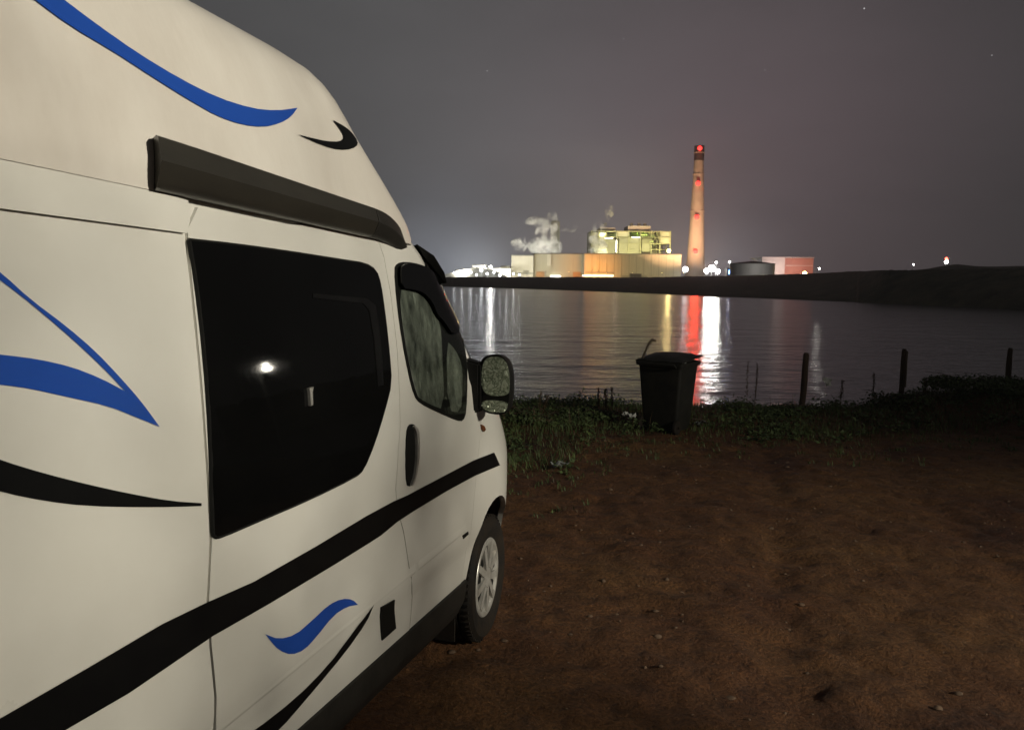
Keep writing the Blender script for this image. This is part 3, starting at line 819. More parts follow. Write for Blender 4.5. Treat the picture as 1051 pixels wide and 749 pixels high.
bush('bramble_bush', (6.4, 12.5), (.6, .4, .30), 1500, 'sparse yellowish bush around the light edged fence post', None, (GRASS, DRY))

# fence posts
POST = mat('weathered_post', (.085, .055, .034), .85, var=(.045, .028, .017), vscale=9, bump=.006, bscale=30, stretch=(1, 1, .25))
PALE = mat('pale_split_wood', (.26, .22, .17), .8, var=(.16, .13, .10), vscale=12, stretch=(1, 1, .25))
def fence_post(px, ytop, Y, w, label, lean):
    top = at(px, ytop, Y * GS); zb = gz(top.x - lean, top.y) - .15
    e = empty('fence_post', (top.x - lean, top.y, zb), 0, label, 'fence post', 'fence posts along the bank')
    h = top.z - zb; bm = bmesh.new()
    pts = [Vector((lean * f + .006 * math.sin(f * 7 + px), .004 * math.cos(f * 5), h * f)) for f in (0, .2, .4, .6, .8, .97, 1)]
    tube(bm, pts, [w * .52, w * .5, w * .5, w * .49, w * .5, w * .46, w * .3], 10)
    for v in bm.verts: v.co += Vector((noise.noise(v.co * 9), noise.noise(v.co * 9 + Vector((5, 0, 0))), 0)) * w * .12
    obj('post', bm, POST, e, 50); return e, pts, h
fence_post(828, 362, 12.3, .105, 'dark round fence post standing left of the white scrap', .05)
e, pts, h = fence_post(928.5, 358, 12.7, .09, 'fence post with a pale split edge on its right', .02)
bm = bmesh.new(); tube(bm, [p + Vector((.045, -.025, 0)) for p in pts[2:6]], .015, 5); obj('pale_strip', bm, PALE, e)
fence_post(1037, 357, 13.6, .10, 'fence post rising behind the bramble at the right edge', .0)

# ------------------------------------------------------------------ WHEELIE BIN and litter
BINM = mat('black_bin_plastic', (.009, .009, .008), .6, var=(.020, .019, .015), vscale=6, spec=.3, detail=6, bump=.001, bscale=60)
bg = ground_px(684, 441); bz = gz(bg.x, bg.y); BYD = bg.y - .05
wb = empty('wheelie_bin', (bg.x, bg.y, bz), R(52), 'black wheelie bin with a warped lid standing on the bank edge', 'bin'); wb.scale = (1.07, 1.07, 1.07)
bm = bmesh.new()
lev = [(.03, .215, .245), (.06, .225, .255), (.50, .250, .295), (.90, .272, .328), (.93, .275, .332), (.935, .305, .360), (.985, .31, .365), (.99, .295, .35)]
rows = []
def rrect(a, b_, r_, z, n=5):
    out = []
    for cx_, cy_, s0 in ((a - r_, b_ - r_, 0), (-(a - r_), b_ - r_, 90), (-(a - r_), -(b_ - r_), 180), (a - r_, -(b_ - r_), 270)):
        for k in range(n + 1): out.append(Vector((cx_ + r_ * math.cos(R(s0 + 90 * k / n)), cy_ + r_ * math.sin(R(s0 + 90 * k / n)), z)))
    return out
for z, a, b_ in lev: rows.append([bm.verts.new(p) for p in rrect(a, b_, .05, z)])
for z, a, b_ in ((.96, .25, .305), (.6, .235, .27)): rows.append([bm.verts.new(p) for p in rrect(a, b_, .05, z)])
for r0, r1 in zip(rows, rows[1:]):
    for k in range(len(r0)): bm.faces.new((r0[k], r0[(k + 1) % len(r0)], r1[(k + 1) % len(r0)], r1[k]))
bm.faces.new(rows[0][::-1]); bm.faces.new(rows[-1])
bmesh.ops.recalc_face_normals(bm, faces=bm.faces[:])
obj('bin_body', bm, BINM, wb, 40)
bm = bmesh.new(); n0 = []
M = Matrix.Translation((-.30, 0, .995)) @ Matrix.Rotation(R(-5), 4, 'Y')
nx, ny = 10, 10; top = []; bot = []
for i in range(nx + 1):
    for j in range(ny + 1):
        x = .64 * i / nx; y = -.355 + .71 * j / ny
        h = .045 * (1 - (2 * i / nx - 1) ** 4) * (1 - (2 * j / ny - 1) ** 4) + .018 * noise.noise(Vector((x * 6, y * 6, 2)))
        top.append(bm.verts.new(M @ Vector((x, y, .012 + h)))); bot.append(bm.verts.new(M @ Vector((x, y, h - .006))))
def gi(i, j): return i * (ny + 1) + j
for i in range(nx):
    for j in range(ny):
        bm.faces.new((top[gi(i, j)], top[gi(i + 1, j)], top[gi(i + 1, j + 1)], top[gi(i, j + 1)]))
        bm.faces.new((bot[gi(i, j)], bot[gi(i, j + 1)], bot[gi(i + 1, j + 1)], bot[gi(i + 1, j)]))
for i in range(nx):
    for j in (0, ny): bm.faces.new((top[gi(i, j)], top[gi(i + 1, j)], bot[gi(i + 1, j)], bot[gi(i, j)]))
for j in range(ny):
    for i in (0, nx): bm.faces.new((top[gi(i, j)], top[gi(i, j + 1)], bot[gi(i, j + 1)], bot[gi(i, j)]))
bmesh.ops.recalc_face_normals(bm, faces=bm.faces[:])
obj('lid', bm, BINM, wb, 50)
bm = bmesh.new(); tube(bm, [(-.31, -.27, .93), (-.37, -.27, .97), (-.37, .27, .97), (-.31, .27, .93)], .014, 8); obj('handle', bm, BINM, wb)
for sy in (-1, 1):
    bm = bmesh.new(); lathe(bm, [(.02, -.025), (.09, -.025), (.10, -.015), (.10, .015), (.09, .025), (.02, .025)], (-.24, .27 * sy, .10), 20, 'y'); obj('wheel', bm, RUBBER, wb, 40)
STICK = mat('grey_driftwood', (.11, .085, .06), .85, var=(.06, .045, .03), vscale=15)
p0 = at(661, 364, BYD); p1 = at(666.5, 351.5, BYD)
st = bmesh.new(); tube(st, [at(658.5, 372, BYD + .05), p0, at(664.5, 355.5, BYD), p1, at(669.5, 349, BYD), at(673.5, 350, BYD - .02)], [.016, .018, .016, .020, .024, .014], 6)
tube(st, [p1, at(669, 353, BYD - .03)], [.014, .008], 5)
tag(obj('stick', st, STICK, None, 50), 'short hooked stick poking up out of the wheelie bin', 'stick')
def scrap(name, c, s, m, label, cat, seed, group=None):
    bm = bmesh.new(); bmesh.ops.create_grid(bm, x_segments=9, y_segments=9, size=.5)
    for v in bm.verts:
        q = v.co * 2.4 + Vector((seed, seed * 2, 0))
        v.co = Vector((v.co.x * s[0] + .25 * s[0] * noise.noise(q + Vector((7, 0, 0))), v.co.y * s[1], s[2] * (.5 + .9 * noise.noise(q * 1.3)) + abs(v.co.x) * s[2] * .4))
    r = bmesh.ops.solidify(bm, geom=bm.faces[:], thickness=.004)
    o = obj(name, bm, m, None, 60); o.location = c; o.rotation_euler = (random.uniform(-.4, .4), random.uniform(-.3, .3), random.uniform(0, 3))
    return tag(o, label, cat, group)
PLAST = mat('white_plastic_litter', (.62, .62, .58), .5, var=(.45, .45, .42), vscale=20)
GREYP = mat('grey_plastic_litter', (.26, .27, .26), .5, var=(.15, .16, .15), vscale=20)
q = ground_px(645.5, 439); scrap('plastic_scrap', (q.x, q.y, gz(q.x, q.y) + .15), (.19, .15, .09), PLAST, 'crumpled white plastic scrap in the grass left of the bin', 'litter', 1)
q = at(847, 391, 12.4 * GS); 
o = scrap('plastic_scrap', (q.x, q.y, q.z - .02), (.17, .15, .08), PLAST, 'white plastic scrap snagged in weeds right of the dark fence post', 'litter', 5); o.rotation_euler = (1.1, .1, .5)
q = ground_px(718, 440); scrap('plastic_scrap', (q.x, q.y, gz(q.x, q.y) + .07), (.20, .14, .05), GREYP, 'grey flattened plastic scrap at the right foot of the bin', 'litter', 9)
q = ground_px(575, 482); scrap('plastic_scrap', (q.x, q.y, gz(q.x, q.y) + .04), (.20, .14, .05), GREYP, 'dull grey plastic scrap at the grass edge in front of the van wheel', 'litter', 3)
q = at(697, 367, BYD - .08); o = scrap('paper_bag', (q.x, q.y, bz + 1.055), (.20, .16, .03), GREYP, 'pale crumpled bag squeezed out under the bin lid', 'litter', 12)
BR = mat('fallen_twig', (.10, .075, .05), .85, var=(.06, .04, .03), vscale=15)
bm = bmesh.new(); a = ground_px(712, 436); tube(bm, [a + Vector((-.05, 0, .10)), a + Vector((.10, -.02, .09)), a + Vector((.24, -.06, .07))], [.008, .009, .006], 5)
tube(bm, [a + Vector((.09, -.02, .09)), a + Vector((.12, .0, .22))], [.006, .004], 5)
tag(obj('twig', bm, BR, None, 50), 'dead twig lying in weeds at the right foot of the bin', 'twig')

# ------------------------------------------------------------------ WATER
m = bpy.data.materials.new('rippled_water'); m.use_nodes = True
nt = m.node_tree; N = nt.nodes; L = nt.links; b = N['Principled BSDF']
b.inputs['Base Color'].default_value = (.014, .015, .017, 1); b.inputs['Roughness'].default_value = .17; b.inputs['IOR'].default_value = 1.5
geo = N.new('ShaderNodeNewGeometry')
mp = N.new('ShaderNodeMapping'); mp.inputs['Scale'].default_value = (.55, 1, 1); L.new(geo.outputs['Position'], mp.inputs['Vector'])
n1 = nz(1.5, 3, .5, mp.outputs['Vector']); n2 = nz(.32, 3, .5, mp.outputs['Vector']); n3 = nz(5, 2, .5, mp.outputs['Vector'])
n4 = nz(.02, 3, .5, geo.outputs['Position'])
b1 = N.new('ShaderNodeBump'); b1.inputs['Distance'].default_value = .10; L.new(n1.outputs['Fac'], b1.inputs['Height'])
b2 = N.new('ShaderNodeBump'); b2.inputs['Distance'].default_value = .28; L.new(n2.outputs['Fac'], b2.inputs['Height']); L.new(b1.outputs['Normal'], b2.inputs['Normal'])
b3 = N.new('ShaderNodeBump'); b3.inputs['Distance'].default_value = .02; L.new(n3.outputs['Fac'], b3.inputs['Height']); L.new(b2.outputs['Normal'], b3.inputs['Normal'])
mr = N.new('ShaderNodeMapRange'); mr.inputs['From Min'].default_value = .35; mr.inputs['From Max'].default_value = .65; mr.inputs['To Min'].default_value = .55; mr.inputs['To Max'].default_value = 1.0
L.new(n4.outputs['Fac'], mr.inputs['Value'])
for q in (b1, b2): L.new(mr.outputs['Result'], q.inputs['Strength'])
L.new(b3.outputs['Normal'], b.inputs['Normal'])
bm = bmesh.new(); vs = [bm.verts.new((x, y, WATER_Z)) for x, y in ((-950, -110), (1250, -110), (1250, 1200), (-950, 1200))]; bm.faces.new(vs)
tag(obj('water', bm, m, None, 0), kind='structure')

# ------------------------------------------------------------------ FAR SHORE
WL = [(-900, 288), (-300, 289), (0, 290), (300, 292), (460, 294), (550, 297), (650, 301), (740, 305.5), (820, 308.5), (900, 311), (1051, 317.5), (1200, 325), (1400, 336), (1700, 352)]
BT = [(-900, 271), (-300, 280), (0, 281), (300, 283), (460, 284.5), (550, 284.2), (650, 284.8), (740, 283), (820, 281), (900, 277.5), (1051, 275.5), (1200, 271), (1400, 262), (1700, 250)]
def lin(tab, x):
    for (xa, ya), (xb, yb) in zip(tab, tab[1:]):
        if xa <= x <= xb: return ya + (yb - ya) * (x - xa) / (xb - xa)
bm = bmesh.new(); rows = []
HILL = [(-900, 0), (830, 0), (900, .5), (980, 3.6), (1051, 3.0), (1200, 4), (1700, 6)]
for i in range(1001):
    px = -900 + 2600 * i / 1000
    d = ray(px, lin(WL, px)); k = (WATER_Z - CAM.z) / d.z; w = CAM + d * k
    hd_ = Vector((d.x, d.y, 0)).normalized(); dist = math.hypot(w.x, w.y)
    e = ray(px, lin(BT, px)); slope = e.z / math.hypot(e.x, e.y)
    wid = 10 + dist * .05
    wid = max(wid, (455 - dist) * (1 - sstep(760, 930, px)))
    row = [Vector((w.x, w.y, WATER_Z)) - hd_ * 3 + Vector((0, 0, -1.0))]
    ztop = CAM.z + slope * (dist + wid)
    for f in (.06, .25, .5, .75, 1.0):
        r_ = dist + wid * f; z = WATER_Z + (ztop - WATER_Z) * f ** (.7 if wid < 60 else .95)
        z += (noise.noise(Vector((px * .05, f * 3, 1))) + .6 * noise.noise(Vector((px * .17, f * 5, 3)))) * .0011 * dist * (f if f < 1 else .6)
        if f >= .75: z += (noise.noise(Vector((px * .45, f * 9, 5))) + .7 * noise.noise(Vector((px * 1.1, f * 9, 6)))) * .0010 * dist
        row.append(Vector((hd_.x * r_, hd_.y * r_, z)))
    hl = lin(HILL, px)
    for ext in (30, 120, 260, 400, 550):
        r_ = dist + wid + ext
        z = ztop - .25 + hl * sstep(0, 160, ext) + noise.noise(Vector((px * .02, ext * .01, 8))) * (.4 + hl * .25)
        row.append(Vector((hd_.x * r_, hd_.y * r_, z)))
    rows.append([bm.verts.new(p) for p in row])
for r0, r1 in zip(rows, rows[1:]):
    for k in range(len(r0) - 1): bm.faces.new((r0[k], r1[k], r1[k + 1], r0[k + 1]))
bmesh.ops.recalc_face_normals(bm, faces=bm.faces[:])
FAR = mat('dark_scrub_bank', (.115, .098, .060), .9, var=(.035, .037, .022), vscale=.22, detail=8, bump=.6, bscale=.5)
tag(obj('far_shore', bm, FAR, None, 0), kind='structure')
SHORE_BASE = 2.2

# ------------------------------------------------------------------ POWER STATION
PD = 600.0; MPP = PD / FPX           # metres per photo pixel at that range
def X(px): return at(px, 285, PD).x
def Zy(py, px=650): return at(px, py, PD).z
GZ = Zy(287)                          # level of the station yard, behind the bank top
CLAD = mat('pale_ribbed_cladding', (.42, .40, .31), .7, var=(.34, .32, .25), vscale=.25, detail=5, stretch=(3, 3, .2))
CLADW = mat('cream_cladding', (.56, .54, .46), .7, var=(.46, .44, .37), vscale=.2, detail=5, stretch=(3, 3, .2))
CLADD = mat('grey_green_cladding', (.23, .225, .17), .7, var=(.17, .17, .13), vscale=.25, detail=5, stretch=(3, 3, .2))
STEEL = mat('painted_steel_frame', (.26, .25, .15), .6, var=(.18, .18, .11), vscale=.6)
DARKM = mat('dark_opening', (.03, .03, .028), .7, var=(.02, .02, .02), vscale=.4)
CONC = mat('chimney_concrete', (.40, .35, .31), .8, var=(.31, .27, .24), vscale=.12, detail=6, stretch=(1, 1, .4))
ROOFM = mat('grey_roof_sheet', (.14, .14, .13), .8, var=(.10, .10, .09), vscale=.3)
def emitter(name, col, s): return mat(name, (.03, .03, .03), .5, emit=col, estr=s, var=(.025, .025, .025), vscale=1)
def building(name, x_0, x_1, ytop, depth, m, label, Y=PD, base=None, cat='building', trims=True, group=None):
    a, c = at(x_0, ytop, Y), at(x_1, ytop, Y)
    zb = GZ - 1.5 if base is None else base
    w = c.x - a.x; h = a.z - zb
    e = empty(name, ((a.x + c.x) / 2, Y + depth / 2, zb), 0, label, cat, group)
    bbox_obj('wall', (0, 0, h / 2), (w, depth, h), m, e)
    if trims: bbox_obj('parapet', (0, 0, h + .35), (w + .8, depth + .8, .7), ROOFM, e)
    return e, w, depth, h
def strip(e, name, x, z, w, h, m, d, out=.12, th=.2):
    """a flat fitting on the front (camera-side) wall"""
    return bbox_obj(name, (x, -d / 2 - out, z), (w, th, h), m, e)

WHITE_E = emitter('white_flood_lens', (1, .97, .90), 60)
COLD_E = emitter('cold_flood_lens', (.90, .95, 1), 9)
WARM_E = emitter('sodium_lens', (1, .50, .14), 40)
RED_E = emitter('red_beacon_lens', (1, .03, .025), 5)
YEL_E = emitter('yellow_lens', (1, .72, .25), 40)
BLUE_E = emitter('blue_lens', (.15, .35, 1), 14)
GREEN_E = emitter('green_tube', (.70, 1, .16), 3)
TUBE_E = emitter('lit_strip', (1, .72, .42), 8)
TUBEW_E = emitter('white_lit_strip', (1, .93, .75), 8)
POLEM = mat('galvanised_pole', (.3, .3, .3), .5, .6, var=(.22, .22, .22), vscale=4)
LIGHTS = []
def lamp(name, p, r, m, label, cat, col, watt, group=None, pole=True, rad=None, wash=None):
    """lamp post standing on the yard: pole, head, glowing lens, and its light"""
    zb = GZ - 1.5 if p.z > GZ else p.z - 4
    e = empty(name, (p.x, p.y, zb if pole else p.z), 0, label, cat, group)
    h = p.z - zb if pole else 0
    if pole:
        bm = bmesh.new(); tube(bm, [(0, .4, 0), (0, .4, h + .3)], [.18, .12], 6); obj('pole', bm, POLEM, e)
    bm = bmesh.new(); box(bm, (0, .35 + r * .3, h + r * .55), (r * 1.9, r * .7, r * .35)); obj('lamp_head', bm, POLEM, e)
    bm = bmesh.new(); sphere(bm, (0, .8 if wash else 0, h), r, 12, 8, (1, .6, 1)); obj('lens', bm, m, e)
    if wash: bbox_obj('shield', (0, -.1, h), (r * 2.2, .15, r * 2.4), POLEM, e)
    if watt:
        ld = bpy.data.lights.new(name + '_light', 'SPOT' if wash else 'POINT'); ld.energy = watt; ld.color = col; ld.shadow_soft_size = rad or r
        lo = bpy.data.objects.new(name + '_light', ld); COL.objects.link(lo); lo.parent = e; lo.location = (0, 1.6 if wash else -r * 1.2, h)
        if wash:                      # shielded head that throws its light at the building behind it
            ld.spot_size = R(wash[1]); ld.spot_blend = .6; lo.rotation_euler = (R(90 + wash[0]), 0, 0)
        LIGHTS.append(lo)
    return e

# left: pale turbine hall and its neighbours
e, w, d, h = building('turbine_hall', 525, 547.5, 262.5, 40, CLADW, 'floodlit cream hall with a low annexe at the left end of the power station')
strip(e, 'cladding_band', 0, h * .30, w * .98, 1.0, CLADD, d); strip(e, 'vent_panel', 3, h * .38, 4.5, 1.6, CLADD, d, .2)
bbox_obj('annexe', (-w * .72, 0, h * .30), (w * .55, 26, h * .60), CLADW, e)
e, w, d, h = building('turbine_hall', 548, 600, 260.8, 46, CLAD, 'long dull tan hall between the cream hall and the orange lit hall', Y=PD + 6)
strip(e, 'stair_tower', -w * .20, h * .78, 3.2, h * .42, CLADW, d, .8, 1.8)
for fx in (-.3, .02, .34): strip(e, 'roof_vent', w * fx, h + .9, 3.5, 1.4, ROOFM, 0, 0, 6)
for fx in (-.37, .36): strip(e, 'loading_door', w * fx, 5.0, 6.5, 4.4, mat('orange_shutter', (.45, .22, .08), .6, var=(.35, .17, .06), vscale=.5), d, .25)
strip(e, 'lit_canopy', -w * .07, 3.6, 8, 1.2, TUBEW_E, d, 1.5, .5)
# the central orange lit hall
e, w, d, h = building('boiler_annexe', 600, 699.5, 261, 50, CLAD, 'wide hall lit orange at one end beneath the boiler house', Y=PD - 4)
for k in range(1, 13): strip(e, 'wall_rib', -w / 2 + w * k / 13, h / 2, .35, h * .98, CLADD, d, .12)
strip(e, 'lit_strip', -w * .36, 4.3, 24, .8, TUBE_E, d, .8, .4)
strip(e, 'cable_tray', -w * .34, 6.8, 22, .5, DARKM, d, .5, .5)
strip(e, 'loading_door', w * .03, 3.3, 9, 5.4, DARKM, d, .4); strip(e, 'loading_door', -w * .07, 2.8, 6, 3.6, CLADD, d, .4); strip(e, 'loading_door', w * .11, 2.8, 6, 3.6, CLADD, d, .4)
# stack tower behind the tan hall
e, w, d, h = building('boiler_tower', 565.5, 574.5, 228, 7, CLADD, 'narrow pale tower standing in steam behind the tan hall', Y=PD + 60, trims=False)
bbox_obj('cap', (0, 0, h + .6), (w * .8, d * .8, 1.2), CLADD, e)
strip(e, 'ladder_cage', w * .25, h * .55, .7, h * .85, CLADD, d, .4, .6)

# boiler house: open steel frame with decks, grey ducts and boxes, lit green inside
bx0, bx1, bytop, BY = 607, 688, 236.5, PD + 52
a, c = at(bx0, bytop, BY), at(bx1, bytop, BY)
zb = GZ - 1.5; bw = c.x - a.x; bh = a.z - zb; bdp = 34
bo = empty('boiler_house', ((a.x + c.x) / 2, BY + bdp / 2, zb), 0, 'tall open framed boiler house glowing yellow green with stepped roof', 'building')
def fx(px): return at(px, 260, BY).x - (a.x + c.x) / 2
def fz(py): return at(650, py, BY).z - zb
fr = -bdp / 2
for px in (607, 614, 622, 633, 645, 657, 668, 677, 687.5):
    for yy in (fr, 0, -fr): bbox_obj('column', (fx(px), yy, bh / 2), (.9, .9, bh), STEEL, bo)
for k, py in enumerate((237.5, 243.5, 250, 256, 262, 269)):
    bbox_obj('deck', (0, 0, fz(py)), (bw, bdp, .5), STEEL, bo)
for (u0_, u1_, v0, v1, mm) in ((608, 622, 239, 262, CLAD), (622.5, 631, 246, 262, CLADD), (635, 658, 244.5, 262, CLADD), (659, 667, 245, 258, CLADD), (677, 687.5, 238, 250, CLAD), (633, 645, 238, 244, CLAD)):
    bbox_obj('casing', ((fx(u0_) + fx(u1_)) / 2, fr + 5.2, (fz(v0) + fz(v1)) / 2), (fx(u1_) - fx(u0_), 9, fz(v0) - fz(v1)), mm, bo)
bbox_obj('back_wall', (0, -fr - 1.2, bh * .5), (bw - 2, .6, bh - 1), CLAD, bo)
for (u0_, u1_, v0) in ((645, 668, 231.5), (616, 632, 233.5)):
    bbox_obj('penthouse', ((fx(u0_) + fx(u1_)) / 2, 0, (fz(v0) + fz(237)) / 2), (fx(u1_) - fx(u0_), 24, fz(v0) - fz(237)), CLADW, bo)
for u in (649, 657, 663, 622): bbox_obj('roof_vent', (fx(u), -8, fz(231) + .9), (2.6, 2.6, 2.4), ROOFM, bo)
for (u, v, L_) in ((663, 240, 6), (668, 247, 9), (664, 262, 8), (670, 266, 8), (660, 266, 5)):
    bbox_obj('light_tube', (fx(u), fr + 14, fz(v)), (L_, .5, .5), GREEN_E, bo)
for (u, v, L_) in ((624.5, 244.8, 7), (652, 243.6, 7), (632.3, 250, .8), (632.3, 256, .8)):
    bbox_obj('light_tube', (fx(u), fr - .9, fz(v)), (L_, .4, .5 if L_ > 1 else 5), TUBEW_E, bo)
bm = bmesh.new()
for k in range(5):
    x_ = fx(660 + 4 * k)
    for s_ in (-1, 1):
        v0, v1 = fz(250), fz(238)
        box(bm, (x_, fr - .3, (v0 + v1) / 2), (.35, .3, (v1 - v0) * 1.15), Matrix.Translation((x_, 0, (v0 + v1) / 2)) @ Matrix.Rotation(R(28 * s_), 4, 'Y') @ Matrix.Translation((-x_, 0, -(v0 + v1) / 2)))
obj('bracing', bm, STEEL, bo)
def plight(parent, loc, col, watt, rad=1.0):
    ld = bpy.data.lights.new('lamp_light', 'POINT'); ld.energy = watt; ld.color = col; ld.shadow_soft_size = rad
    lo = bpy.data.objects.new('lamp_light', ld); COL.objects.link(lo); lo.parent = parent; lo.location = loc; return lo
GRN = (.62, 1, .14); YG = (.95, .95, .35)
GL = []
for (u, v, dy, c_, w_) in ((664, 246.5, 13, GRN, 16000), (672, 265.5, 9, GRN, 16000), (660, 241, 12, GRN, 9000), (664, 265, 6, GRN, 9000), (680, 247, 8, (1, .9, .3), 9000), (682, 265, 8, (1, .8, .3), 9000), (672, 253, 6, YG, 6000), (628, 241, 3, (1, .95, .6), 5000), (618, 241, 3, YG, 4000)):
    GL.append((u, v, dy, c_, w_))
def wash(parent, loc, col, watt, el_=20, ang=140, rad=1.0):
    lo = plight(parent, loc, col, watt, rad); ld = lo.data
    lo.data = bpy.data.lights.new('wash_light', 'SPOT'); lo.data.energy = watt; lo.data.color = col; lo.data.shadow_soft_size = rad
    lo.data.spot_size = R(ang); lo.data.spot_blend = .7; lo.rotation_euler = (R(90 + el_), 0, 0); bpy.data.lights.remove(ld); return lo
for (u, v, dy, c_, w_) in GL: wash(bo, (fx(u), fr + dy - 4, fz(v)), c_, w_ * 1.7, 0, 165)
for (u, v, w_) in ((617, 262, 26000), (640, 262, 60000), (665, 260, 46000), (684, 260, 42000)):
    wash(bo, (fx(u), fr - 22, fz(v)), (1, .90, .42), w_, 25)

# chimney
CYD = PD + 10
cb = at(713.3, 287, CYD); ct = at(718.4, 150, CYD)
ch = empty('chimney', (cb.x, CYD, GZ - 1.5), 0, 'very tall tapering concrete chimney with a dark top and red warning lights', 'chimney')
H = ct.z - GZ + 1.5
def crad(f): return (7.4 * (1 - f) + 3.6 * f + 1.6 * max(0, .22 - f) ** 1.5 / .1)
bm = bmesh.new(); lathe(bm, [(crad(f / 24), H * .895 * f / 24 / 1.0) for f in range(25)], (0, 0, 0), 40)
obj('shaft', bm, CONC, ch, 50)
bm = bmesh.new(); lathe(bm, [(crad(1) + .25, H * .893), (crad(1) + .3, H), (crad(1) - .7, H), (crad(1) - .7, H * .9)], (0, 0, 0), 40)
obj('dark_band', bm, mat('sooty_band', (.05, .035, .035), .85, var=(.03, .02, .02), vscale=.3), ch, 40)
for f in (.27, .54, .81, .965):
    bm = bmesh.new(); r_ = crad(min(1, f / .895)); lathe(bm, [(r_ - .1, H * f - 2.0), (r_ + .55, H * f - 1.9), (r_ + .55, H * f - 1.3), (r_ - .1, H * f - 1.3)], (0, 0, 0), 32)
    obj('gallery', bm, CONC, ch, 40)
for (px, py) in ((719, 151.8), (717, 188), (715.4, 222.8), (713.6, 258)):
    p = at(px, py, CYD - 8); rel = p - Vector(ch.location)
    rad_here = crad(min(1, rel.z / (H * .895)))
    bm = bmesh.new(); sphere(bm, (rel.x, -rad_here - 2.2, rel.z), 1.75, 14, 10, (1, .6, 1)); be = obj('warning_light', bm, RED_E, ch)
    plight(ch, (rel.x, -rad_here - 6.0, rel.z), (1, .012, .009), 400, 1.2)
    lo = wash(ch, (rel.x, -rad_here - 5.6, rel.z), (1, .0025, .002), 9000, 0, 165, 1.2); lo.rotation_euler = (R(90), 0, R(180))

# tank, red lit shed, and small things right of the chimney
TD = 430.0
def yard_z(px, Y): return at(px, 283.5, Y).z - 1.0
a, c = at(756.5, 270.5, TD), at(802, 270.5, TD); zb = yard_z(780, TD)
tk = empty('storage_tank', ((a.x + c.x) / 2, TD + (c.x - a.x) / 2, zb), 0, 'squat grey storage tank with a dark conical roof', 'tank')
rt = (c.x - a.x) / 2; ht = a.z - zb
bm = bmesh.new(); lathe(bm, [(rt, 0), (rt, ht * .33), (rt + .08, ht * .34), (rt, ht * .35), (rt, ht * .66), (rt + .08, ht * .67), (rt, ht * .68), (rt, ht)], (0, 0, 0), 48)
obj('shell', bm, mat('grey_tank_paint', (.32, .31, .29), .6, var=(.25, .25, .24), vscale=.4, stretch=(1, 1, .2)), tk, 40)
bm = bmesh.new(); lathe(bm, [(rt + .3, ht - .1), (rt + .3, ht + .2), (rt * .5, ht + 1.1), (.3, ht + 1.7), (.01, ht + 1.75)], (0, 0, 0), 48); obj('roof', bm, ROOFM, tk, 30)
RD = 470.0
rb = yard_z(810, RD)
a, m_, c = at(783, 264.5, RD), at(806.5, 264.5, RD), at(836, 264.5, RD)
rs = empty('shed', ((a.x + c.x) / 2, RD + 12, rb), R(0), 'boxy shed lit red and pink behind the grey tank', 'shed')
SHW = mat('pink_white_sheeting', (.60, .54, .52), .7, var=(.50, .45, .43), vscale=.4, stretch=(3, 3, .2))
SHR = mat('red_sheeting', (.46, .22, .18), .7, var=(.38, .17, .14), vscale=.4, stretch=(3, 3, .2))
hh = a.z - rb; w1 = m_.x - a.x; w2 = c.x - m_.x; ox = -(c.x - a.x) / 2
bbox_obj('pale_wing', (ox + w1 / 2, 0, hh / 2), (w1, 22, hh), SHW, rs); bbox_obj('red_wing', (ox + w1 + w2 / 2, .4, hh / 2 - .1), (w2, 22, hh - .2), SHR, rs)
bbox_obj('roof', (0, 0, hh + .25), (w1 + w2 + .6, 23, .5), SHW, rs); bbox_obj('band', (ox + w1 + w2 / 2, -11.0, hh * .62), (w2 - .4, .5, .4), SHW, rs)
wash(rs, (-8, -24, hh * .4), (1, .82, .76), 10000, 6); wash(rs, (9, -26, hh * .5), (1, .55, .45), 8000, 5); wash(tk, (-4, -rt - 20, ht * .7), (1, .95, .9), 9000, 0)
for (px, w_, label) in ((749, 4.5, 'small blue lit cabin between the chimney and the grey tank'), (759, 3.0, 'narrow pale cabin just left of the grey tank')):
    Yc = 520; p = at(px, 275.5, Yc); zb = yard_z(px, Yc); e = empty('cabin', (p.x, Yc, zb), 0, label, 'cabin')
    bbox_obj('wall', (0, 0, (p.z - zb) / 2), (w_, 4, p.z - zb), CLADW, e); bbox_obj('roof', (0, 0, p.z - zb + .15), (w_ + .5, 4.5, .3), ROOFM, e)
    if px == 749:
        bbox_obj('lit_window', (0, -2.1, (p.z - zb) * .6), (2.4, .15, 2.6), BLUE_E, e)

# low sheds at far left and their dazzling lamps
e, w, d, h = building('shed', 500, 524, 276, 20, CLADW, 'low white shed in the glare left of the cream hall', Y=PD - 30)
strip(e, 'lit_strip', 0, h * .5, w * .9, 1.0, TUBEW_E, d)
for (xa, xb, yt, Yd, lab) in ((468, 483, 277.5, PD - 44, 'low lit shed at the far left of the yard, beyond the stockpile'), (485, 499, 272.5, PD - 36, 'taller pale shed in the glare, second from the left')):
    e2, w2_, d2, h2 = building('shed', xa, xb, yt, 14, CLADW, lab, Y=Yd); strip(e2, 'lit_strip', 0, h2 * .45, w2_ * .8, .8, TUBEW_E, d2)
    wash(e2, (0, -d2 / 2 - 20, 7.5), (1, .97, .88), 60000, 0)
wash(e, (0, -d / 2 - 20, 7.5), (1, .97, .88), 70000, 0)
bmv = bmesh.new(); LD = PD - 60
pa, pb, pc = at(452, 283, LD), at(488, 274.5, LD), at(520, 283, LD)
for yy in (0, 26):
    for p in (pa, at(470, 278, LD), pb, at(506, 277, LD), pc): bmv.verts.new((p.x, LD + yy, p.z))
    for p in (pa, pc)[::-1]: bmv.verts.new((p.x, LD + yy, GZ - 3))
bmv.verts.ensure_lookup_table(); V = bmv.verts
